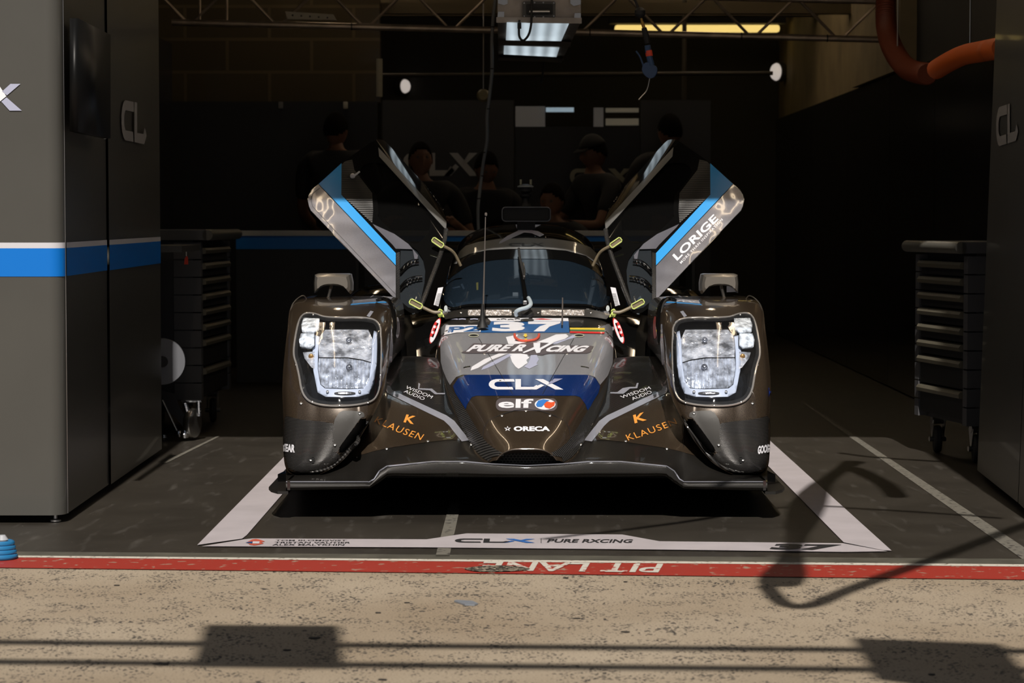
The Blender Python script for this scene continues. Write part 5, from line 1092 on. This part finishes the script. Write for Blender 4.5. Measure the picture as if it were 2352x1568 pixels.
# strap hooks at the four door hinges
def brect(a, b, h):
    a, b = Vector(a), Vector(b); t = (b - a).normalized(); n = Vector((-t.y, t.x)) * h; c = t * 2
    return [tuple(p) for p in (a + n * .6, a + c + n, b - c + n, b + n * .6, b - n * .6, b - c - n, a + c - n, a - n * .6)]
LIME = mat('lime_edge', (.62, .72, .22), .45); TAN = mat('tan_link', (.20, .16, .10), .45)
for q_ in (lambda P: P, mir):
    for pts, D, arm in ((brect((1403, 565), (1426, 549), 5), 10.7, [(1404, 564), (1385, 574), (1374, 586), (1362, 610)]), (brect((1452, 705), (1478, 691), 5.5), 10.1, [(1454, 703), (1436, 712), (1422, 717), (1408, 716)])):
        P = q_(pts); hk = MB().prism([W(x, y, D) for x, y in P], (0, .004, 0)).build('door_stay', TAN, car); MB().ring([W(x, y, D - .003) for x, y in q_(grow(pts, .5))], .0028, 6).build('lime_edge', LIME, hk)
        MB().tube(dense([W(x, y, D + .004 + (0.02 * i if D > 10.3 else 0)) for i, (x, y) in enumerate(q_(arm) if q_([(1, 1)])[0][0] == 1 else q_(arm)[::-1])], 12), .007, 8).build('stay_arm', TAN, hk)
    mb = MB(); rnd = random.Random(3)
    tg = [q_([(1408 + rnd.uniform(-8, 8), 718 + rnd.uniform(-10, 14))])[0] for _ in range(9)]
    for i in range(8): mb.tube(dense([W(*tg[i], 10.15), W(*tg[(i + 3) % 9], 10.13), W(*tg[i + 1], 10.15)], 6), .0022, 6)
    mb.build('cord_tangle', LIME, car)
    MB().prism([W(x, y, 10.14) for x, y in q_(circ(1396, 708, 4, 7, 12))], (0, .003, 0)).build('clear_tab', mat('clear_tab', (.55, .6, .6), .3) if 'clear_tab' not in MATS else MATS['clear_tab'], car)

# ---- roof mirror/camera pod and roof antenna
rm = MB(); P0 = rrect(1156, 476, 1267, 508, 8); rf_ = lambda P, D: [w_(x, y, D) for x, y in P]
A0, A1 = rf_(P0, 11.55), rf_(grow(P0, 0), 11.63); A0.append(A0[0]); A1.append(A1[0]); rm.grid([A0, A1]); rm.add(rf_(P0, 11.63), [tuple(range(len(P0)))]); pod = rm.build('rear_view_pod', BLACKG, car)
MB().ring(rf_(P0, 11.545), .0035, 8).build('pod_frame', STEEL if 0 else mat('pod_rim', (.16, .16, .17), .35, .6), pod); MB().add(rf_(grow(P0, -1), 11.56), [tuple(range(len(P0)))]).build('pod_screen', BLACKM, pod)
MB().box(w_(1190, 0, 11.6).x, w_(1232, 0, 11.6).x, 11.57, 11.62, w_(0, 532, 11.6).z, w_(0, 508, 11.6).z).build('pod_mount', BLACKM, pod)
ra_ = MB().lathe([(.028, 0), (.020, .02), (.018, .04), (.030, .05), (.030, .06), (.008, .065)], w_(1210, 474, 11.9), n=24).build('roof_antenna', BLACKM, car)
MB().lathe([(.012, 0), (.034, .012), (.036, .022), (.030, .026), (.028, .04), (.030, .044), (.010, .048)], w_(1210, 445, 11.9), n=24).build('antenna_head', mat('head_dark', (.03, .032, .034), .35, .3), ra_)
MB().lathe([(.030, 0), (.040, .003), (.040, .008), (.028, .012)], w_(1210, 431, 11.9), n=24).build('antenna_disc', mat('disc_grey', (.25, .27, .29), .5), ra_)
for x in (1199, 1222): MB().tube([w_(x, 428, 11.9), w_(x, 412, 11.9)], .0055).build('antenna_prong', mat('prong', (.36, .36, .27), .5) if 'prong' not in MATS else MATS['prong'], ra_)

# ---- raised doors
def DD(x, y):
    """distance of the raised door skin (right door, photo frame)"""
    u = ((x - 1466) * .68 - (y - 720) * -.73)           # outward-up coordinate
    a_ = (x - 1393) * .82 + (y - 510) * .573              # across, from the roof edge to the sill edge
    D = 10.55 + .0016 * max(0, 720 - y) * .9
    t = max(0, min(1.3, 1 - a_ / 36)); D += .14 * t * t
    t = max(0, min(1, (a_ - 120) / 110)); D -= .05 * t
    D -= .045 * math.sin(max(0, min(1, a_ / 230)) * math.pi)
    return D
def dm(off, flip=False):
    def f(x, y):
        X_ = 2420 - x if flip else x
        p = C(X_ - 1210, y, DD(X_, y) - off)
        if flip: p.x = 2 * CX - p.x
        return p
    return f
door_out = [(1450, 711), (1444, 690), (1440, 678), (1431, 655), (1422, 632), (1412, 606), (1404, 581), (1397, 555), (1393, 530), (1392, 504), (1399, 479), (1411, 456), (1440, 425), (1473, 390), (1505, 354), (1529, 328), (1536, 322), (1544, 320), (1552, 320), (1568, 328), (1588, 342), (1634, 374), (1688, 424), (1703, 436), (1710, 448), (1712, 460), (1709, 474), (1705, 484), (1655, 536), (1600, 594), (1550, 647), (1509, 690), (1490, 708), (1478, 717), (1466, 720), (1456, 717)]
win = [(1550, 374), (1573, 375), (1585, 382), (1591, 392), (1586, 405), (1569, 428), (1552, 450), (1549, 491), (1547, 501), (1512, 535), (1481, 553), (1463, 560), (1448, 550), (1435, 535), (1430, 522), (1429, 508), (1435, 482), (1461, 445), (1487, 418), (1512, 393), (1530, 379)]
lowin = [(1460, 575), (1480, 560), (1497, 556), (1499, 590), (1500, 640), (1499, 690), (1480, 706), (1464, 709), (1452, 690), (1443, 650), (1441, 620), (1446, 596)]
ws_ = smooth_loop(win, 2); 
for flip, q_ in ((False, lambda P: P), (True, mir)):
    d = patch('door', [q_(door_out), q_(ws_), q_(lowin)], BLACKG, dm(0, flip), car, 3, nrm=True)
    inn = patch('inner_skin', [q_(grow(door_out, -2)), q_(grow(ws_, 2)), q_(grow(lowin, 2))], BLACKM, dm(-.035, flip), d, 10)
    L_ = q_(door_out); L_ = L_ + [L_[0]]; MB().grid([[dm(0, flip)(*p) for p in L_], [dm(-.018, flip)(*p) for p in L_], [dm(-.036, flip)(*p) for p in L_]]).build('door_edge', CARBD, d)
    for LL in (ws_, lowin):
        L_ = q_(LL); L_ = L_ + [L_[0]]; MB().grid([[dm(0, flip)(*p) for p in L_], [dm(-.036, flip)(*p) for p in L_]]).build('opening_rim', BLACKM, d)
    patch('window', [q_(grow(ws_, 1))], DRGLASS, dm(-.012, flip), d, 12)
    patch('lower_window', [q_(grow(lowin, 1))], glassy('lower_glass', (.45, .5, .52), (.10, .12, .14), .2) if 'lower_glass' not in MATS else MATS['lower_glass'], dm(-.012, flip), d, 12)
    patch('carbon_panel', [q_([(1609, 366), (1625, 370), (1634, 378), (1634, 447), (1563, 512), (1561, 484), (1563, 443), (1584, 416), (1604, 390)])], carbon('door_carbon', (.004, .004, .004), (.022, .021, .02), 38, 'Z', .4, .5) if 'door_carbon' not in MATS else MATS['door_carbon'], dm(.0015, flip), d, 8)
    patch('blue_stripe', [q_([(1633.5, 374.5), (1686, 422), (1509, 609), (1509, 581), (1634, 447)])], SKYB, dm(.003, flip), d, 8)
    patch('grey_sill', [q_([(1687, 423.5), (1702, 436.5), (1709, 448), (1711, 460), (1708, 474), (1704, 483), (1654, 535), (1599, 593), (1549, 646), (1509, 688), (1509, 611)])], wavy(flake('door_grey', (.135, .135, .155), (.26, .26, .29), .3, 1, .45)) if 'door_grey' not in MATS else MATS['door_grey'], dm(.003, flip), d, 8)
    line_patch('sill_seam', q_([(1684, 432), (1700, 444), (1704, 458), (1700, 474), (1650, 528), (1595, 586), (1509, 676)]), 1.1, INK, dm(.0045, flip), d) if flip else None
    patch('grey_strip', [q_([(1549, 338), (1547, 359), (1393, 528), (1392, 509)])], SILVER2, dm(.005, flip), d, 4, nrm=True)
    patch('pale_strip', [q_([(1560, 510), (1552, 520), (1502, 556), (1503, 572), (1500, 590), (1466, 574), (1487, 553), (1530, 535)])], STRIPE if flip else STRIPE, dm(.001, flip), d, 8) if 0 else None
    patch('pale_corner', [q_([(1562, 514), (1556, 522), (1516, 562), (1509, 571), (1470, 572), (1466, 594), (1460, 600), (1458, 586), (1480, 560), (1512, 537), (1545, 522)])], mat('pale_corner_paint', (.10, .10, .12), .3, 0, 1) if 'pale_corner_paint' not in MATS else MATS['pale_corner_paint'], dm(.002, flip), d, 8)
    patch('carbon_post', [q_([(1500, 578), (1508, 581), (1508, 688), (1500, 696)])], CARBD, dm(.003, flip), d, 8)
    for k in range(2):
        y0 = 596 + k * 38
        for j in range(2): MB().tube(dense([dm(.006, flip)(*p) for p in q_([(1456 - k * 8, y0 + j * 7), (1472 - k * 4, y0 + 2 + j * 8), (1486, y0 + 10 + j * 9), (1499, y0 + 24 + j * 9)])], 14), .004, 6).build('vent_louvre', BLACKG, d)
        for t in (.2, .4, .6, .8):
            x = 1456 - k * 8 + 40 * t; MB().tube([dm(.006, flip)(*q_([(x, y0 + 2 + 16 * t * t)])[0]), dm(.006, flip)(*q_([(x + 3, y0 + 10 + 18 * t * t)])[0])], .0018, 6).build('vent_rib', STEEL, d)
    MB().tube(dense([dm(.01, flip)(*p) for p in q_([(1393, 528), (1398, 556), (1406, 584), (1417, 614), (1430, 648), (1444, 684), (1456, 712)])], 30), .010, 10).build('hinge_seal', CARBR, d)
    if flip:
        MB().tube([dm(.01, True)(809, 408), dm(.02, True)(818, 402), dm(.02, True)(828, 394)], .004).lathe([(.012, 0), (.008, .006)], dm(.008, True)(812, 404), (0, -1, 0), 14).build('door_latch', mat('latch_white', (.6, .6, .62), .4), d)
    else:
        text('lettering', 'LORIGE', (1558, 599), (1653, 504), (-12, -13), WHITE, dm(.0045), d, bold=.025, step=0)
        text('lettering', 'MORE THAN INSPIRATION', (1567, 606), (1663, 505), (-4, -4), WHITE, dm(.0045), d, bold=.005, space=1.2, step=0)

# ================================================================ PEOPLE
def skin(verts, edges, radii, root=0, sub=2):
    me = bpy.data.meshes.new('s'); me.from_pydata([tuple(v) for v in verts], edges, []); o = bpy.data.objects.new('s', me); COL.objects.link(o)
    md = o.modifiers.new('k', 'SKIN'); md.use_smooth_shade = True
    for i, v in enumerate(me.skin_vertices[0].data): v.radius = radii[i] if isinstance(radii[i], tuple) else (radii[i], radii[i]); v.use_root = (i == root)
    o.modifiers.new('u', 'SUBSURF').levels = sub
    dg = bpy.context.evaluated_depsgraph_get(); dg.update(); ev = bpy.data.meshes.new_from_object(o.evaluated_get(dg)); mb = MB()
    mb.v = [v.co.copy() for v in ev.vertices]; mb.f = [tuple(p.vertices) for p in ev.polygons]; bpy.data.objects.remove(o); return mb
SKINM = mat('skin', (.20, .095, .055), .6); HAIR = mat('dark_hair', (.006, .0045, .0035), .9, spec=.1); SHIRT = mat('black_shirt', (.012, .012, .013), .8); PANTS = mat('dark_trousers', (.015, .015, .018), .8); SHOE = mat('black_shoe', (.01, .01, .01), .5)
def head_mb(hair=None):
    """unit head: centre 0, face towards -y, height about .235"""
    m = MB(); rows = []
    for i in range(25):
        th = math.pi * i / 24; row = []
        for k in range(33):
            ph = math.tau * k / 32; x, y, z = math.sin(th) * math.sin(ph), -math.sin(th) * math.cos(ph), math.cos(th)
            X = x * .077; Y = y * .097; Z = z * .118
            if z < 0: X *= 1 - .32 * z * z; Y *= 1 - .12 * z * z
            if y < 0:
                f = -y; a = abs(x)
                if hair is None:
                    Y -= .020 * max(0, 1 - (x / .16) ** 2) * max(0, 1 - ((z + .12) / .24) ** 2) * f         # nose
                    Y += .012 * math.exp(-((a - .38) / .15) ** 2 - ((z - .08) / .09) ** 2)                   # eye sockets
                    Y -= .006 * math.exp(-((z - .24) / .08) ** 2) * f                                        # brow
                    Y -= .007 * math.exp(-(x / .22) ** 2 - ((z + .47) / .07) ** 2)                           # lips
                    Y -= .010 * math.exp(-(x / .3) ** 2 - ((z + .85) / .18) ** 2)                            # chin
            if hair: X *= hair; Y = Y * hair + .006; Z = Z * hair + .004
            row.append(Vector((X, Y, Z)))
        rows.append(row)
    return rows
def person(name_lbl, px, py, D, tilt=0., turn=0., hair='short', cap=False, beard=False, lean=0., scale=1., arms=((.12, -.3, 1.0), (-.12, -.3, 1.0)), grp=None):
    """px,py: centre of the head in the photo; turn: yaw (0 faces the camera)"""
    hc = W(px, py, D); Ht = hc.z + .118; H = 1.78 * scale
    root = Vector((hc.x, hc.y, 0)); rot = Matrix.Rotation(turn, 3, 'Z'); T = lambda v: root + rot @ Vector(v)
    ln = lean; hz = hc.z                       # head height sets the stoop
    hy = -ln                                    # head forward offset (local -y is forward)
    back = Vector((0, ln, 0))                   # feet sit behind the head when the person leans
    neck = hz - .13; sh_ = neck - .075; pel = .93 * scale; pel = min(pel, sh_ - .42)
    V = [(0, ln, pel), (0, ln * .8, pel + .2), (0, ln * .4, sh_ - .12), (0, ln * .18, sh_), (0, ln * .06, neck), (0, 0, hz - .05),
         (-.17, ln * .2, sh_ - .01), (-.24, ln * .22, sh_ - .04), (.17, ln * .2, sh_ - .01), (.24, ln * .22, sh_ - .04),
         (-.09, ln, pel - .08), (-.11, ln, .50), (-.11, ln + .01, .09), (-.12, ln - .13, .04), (.09, ln, pel - .08), (.11, ln, .50), (.11, ln + .01, .09), (.12, ln - .13, .04)]
    E = [(0, 1), (1, 2), (2, 3), (3, 4), (4, 5), (3, 6), (6, 7), (3, 8), (8, 9), (0, 10), (10, 11), (11, 12), (12, 13), (0, 14), (14, 15), (15, 16), (16, 17)]
    Rr = [(.14, .11), (.13, .10), (.15, .11), (.11, .09), .055, .05, .06, .052, .06, .052, .09, .058, .042, .035, .09, .058, .042, .035]
    hands = []
    for s, (hx, hy_, hz_) in zip((-1, 1), arms):
        S = Vector(V[7] if s < 0 else V[9]); Hn = Vector((hx, hy_, hz_)); mid = (S + Hn) / 2; d = Hn - S; L_ = min(d.length, .56); bend = math.sqrt(max(0, .285 ** 2 - (L_ / 2) ** 2))
        el = mid + Vector((s * .5, .2, -.8)).normalized() * bend; b = len(V); V += [tuple(el), tuple(Hn)]; E += [(7 if s < 0 else 9, b), (b, b + 1)]; Rr += [.042, .028]
        dn = (Hn - el).normalized(); side = dn.cross(Vector((0, 0, 1))).normalized(); p = Hn + dn * .08; V.append(tuple(p)); E.append((b + 1, b + 2)); Rr.append((.038, .018)); hands.append((b, Hn, dn, side))
    body = skin([T(v) for v in V], E, Rr)
    for b, Hn, dn, side in hands:            # five fingers
        up_ = side.cross(dn)
        for k, (o, l) in enumerate(((-.03, .062), (-.01, .075), (.01, .078), (.03, .065))):
            r0 = Hn + dn * .08 + side * o; body.tube([T(r0), T(r0 + dn * l * .5 - up_ * .008), T(r0 + dn * l - up_ * .028)], [.009, .0085, .006], 8)
        r0 = Hn + dn * .03 + side * .034; body.tube([T(r0), T(r0 + side * .025 + dn * .03), T(r0 + side * .03 + dn * .06 - up_ * .01)], [.011, .010, .007], 8)
    hr = rot @ Matrix.Rotation(tilt, 3, 'X')
    hm = lambda v: hc + hr @ v
    body.grid([[hm(v) for v in r] for r in head_mb()])
    for s in (-1, 1):
        body.lathe([(.004, -.006), (.016, -.004), (.018, .004), (.008, .007)], hm(Vector((s * .076, .005, -.008))), hr @ Vector((s, .3, 0)), 14)
    t = thing('person', T((0, ln, 0)), name_lbl, 'person', grp)
    bo = body.build('body', SKINM, t, sharp=80)
    for s in (-1, 1):
        MB().lathe([(.001, -.011), (.008, -.008), (.011, 0), (.008, .008), (.001, .011)], hm(Vector((s * .03, -.079, .012))), (0, 0, 1), 12).build('eye', mat('eye', (.12, .10, .09), .5, spec=.1) if 'eye' not in MATS else MATS['eye'], bo)
    rows = head_mb(1.09); hb = MB(); hb.grid([[hm(v) for v in r] for r in rows], keep=None)
    def keep(c):
        l = hr.transposed() @ (c - hc); return l.z > .045 - (l.y + .06) * .62 if l.y > -.075 else l.z > .072
    hb2 = MB(); hb2.grid([[hm(v) for v in r] for r in rows], keep=keep); hb2.build('hair', HAIR, t, solid=.006)
    if cap:
        hb3 = MB(); hb3.grid([[hm(v * 1.05) for v in r] for r in rows], keep=lambda c: (hr.transposed() @ (c - hc)).z > .05); hb3.grid([[hm(Vector((x, -.07 - y * math.sqrt(max(.05, 1 - (x / .085) ** 2)), .052 - y * .2))) for x in (-.08, -.05, -.02, .02, .05, .08)] for y in (0, .04, .08)]); hb3.build('cap', SHIRT, t, solid=.004)
    if beard:
        rows = head_mb(1.035); bb = MB(); bb.grid([[hm(v) for v in r] for r in rows], keep=lambda c: (lambda l: l.z < -.045 and l.y < .03)(hr.transposed() @ (c - hc))); bb.build('beard', HAIR, t)
    SV = [V[i] for i in (0, 1, 2, 3, 6, 7, 8, 9)]; col_ = tuple(Vector(V[3]).lerp(Vector(V[4]), .75)); SE = [(0, 1), (1, 2), (2, 3), (3, 4), (4, 5), (3, 6), (6, 7)]; SR = [(.165, .135), (.155, .125), (.18, .14), (.145, .125), .088, .074, .088, .074]
    b0, b1 = hands[0][0], hands[1][0]
    SV += [tuple(Vector(V[7]).lerp(Vector(V[b0]), .75)), tuple(Vector(V[9]).lerp(Vector(V[b1]), .75))]; SE += [(5, 8), (7, 9)]; SR += [.062, .062]; SV.append(col_); SE.append((3, 10)); SR.append(.078)
    skin([T(v) for v in SV], SE, SR).build('shirt', SHIRT, t, sharp=80)
    skin([T(V[i]) for i in (0, 10, 11, 12, 14, 15, 16)], [(0, 1), (1, 2), (2, 3), (0, 4), (4, 5), (5, 6)], [(.155, .125), .108, .076, .064, .108, .076, .064]).build('trousers', PANTS, t, sharp=80)
    for i, j in ((12, 13), (16, 17)):
        a_, c_ = T(V[i]), T(V[j]); skin([Vector((a_.x, a_.y, .05)) - (c_ - a_) * .3, Vector((a_.x, a_.y, .055)), Vector((c_.x, c_.y, .045)), Vector((c_.x, c_.y, .045)) + (c_ - a_) * .35], [(0, 1), (1, 2), (2, 3)], [.045, .05, .047, .035]).build('shoe', SHOE, t, sharp=80)
    return t
person('bearded man in a black shirt facing the camera behind the raised left door', 966, 368, 16.6, tilt=R(-6), turn=R(12), beard=True, arms=((-.28, -.24, 1.05), (.20, -.22, 1.05)))
person('dark haired man in black looking down, right of the bearded man', 1117, 388, 17.05, tilt=R(24), turn=R(20), lean=.2, arms=((-.2, -.32, .95), (.22, -.36, .92)))
person('man in a black cap turned to the left behind the raised right door', 1362, 352, 17.1, tilt=R(14), turn=R(-62), cap=True, lean=.12, arms=((-.18, -.35, 1.02), (.22, -.36, 1.05)))
person('tallest man with short dark hair seen from behind above the right door', 1538, 303, 17.05, tilt=R(4), turn=R(205), scale=1.06, arms=((-.26, -.28, 1.1), (.26, -.25, 1.1)))
person('man bending low behind the roof camera, only his face showing', 1268, 462, 16.7, tilt=R(8), turn=R(-25), lean=.04, arms=((-.16, -.15, .75), (.16, -.15, .75)))
person('man in black standing in deep shadow at the far left of the back', 772, 300, 16.9, tilt=R(5), turn=R(160), hair='long', arms=((-.25, -.25, 1.0), (.25, -.25, 1.0)))
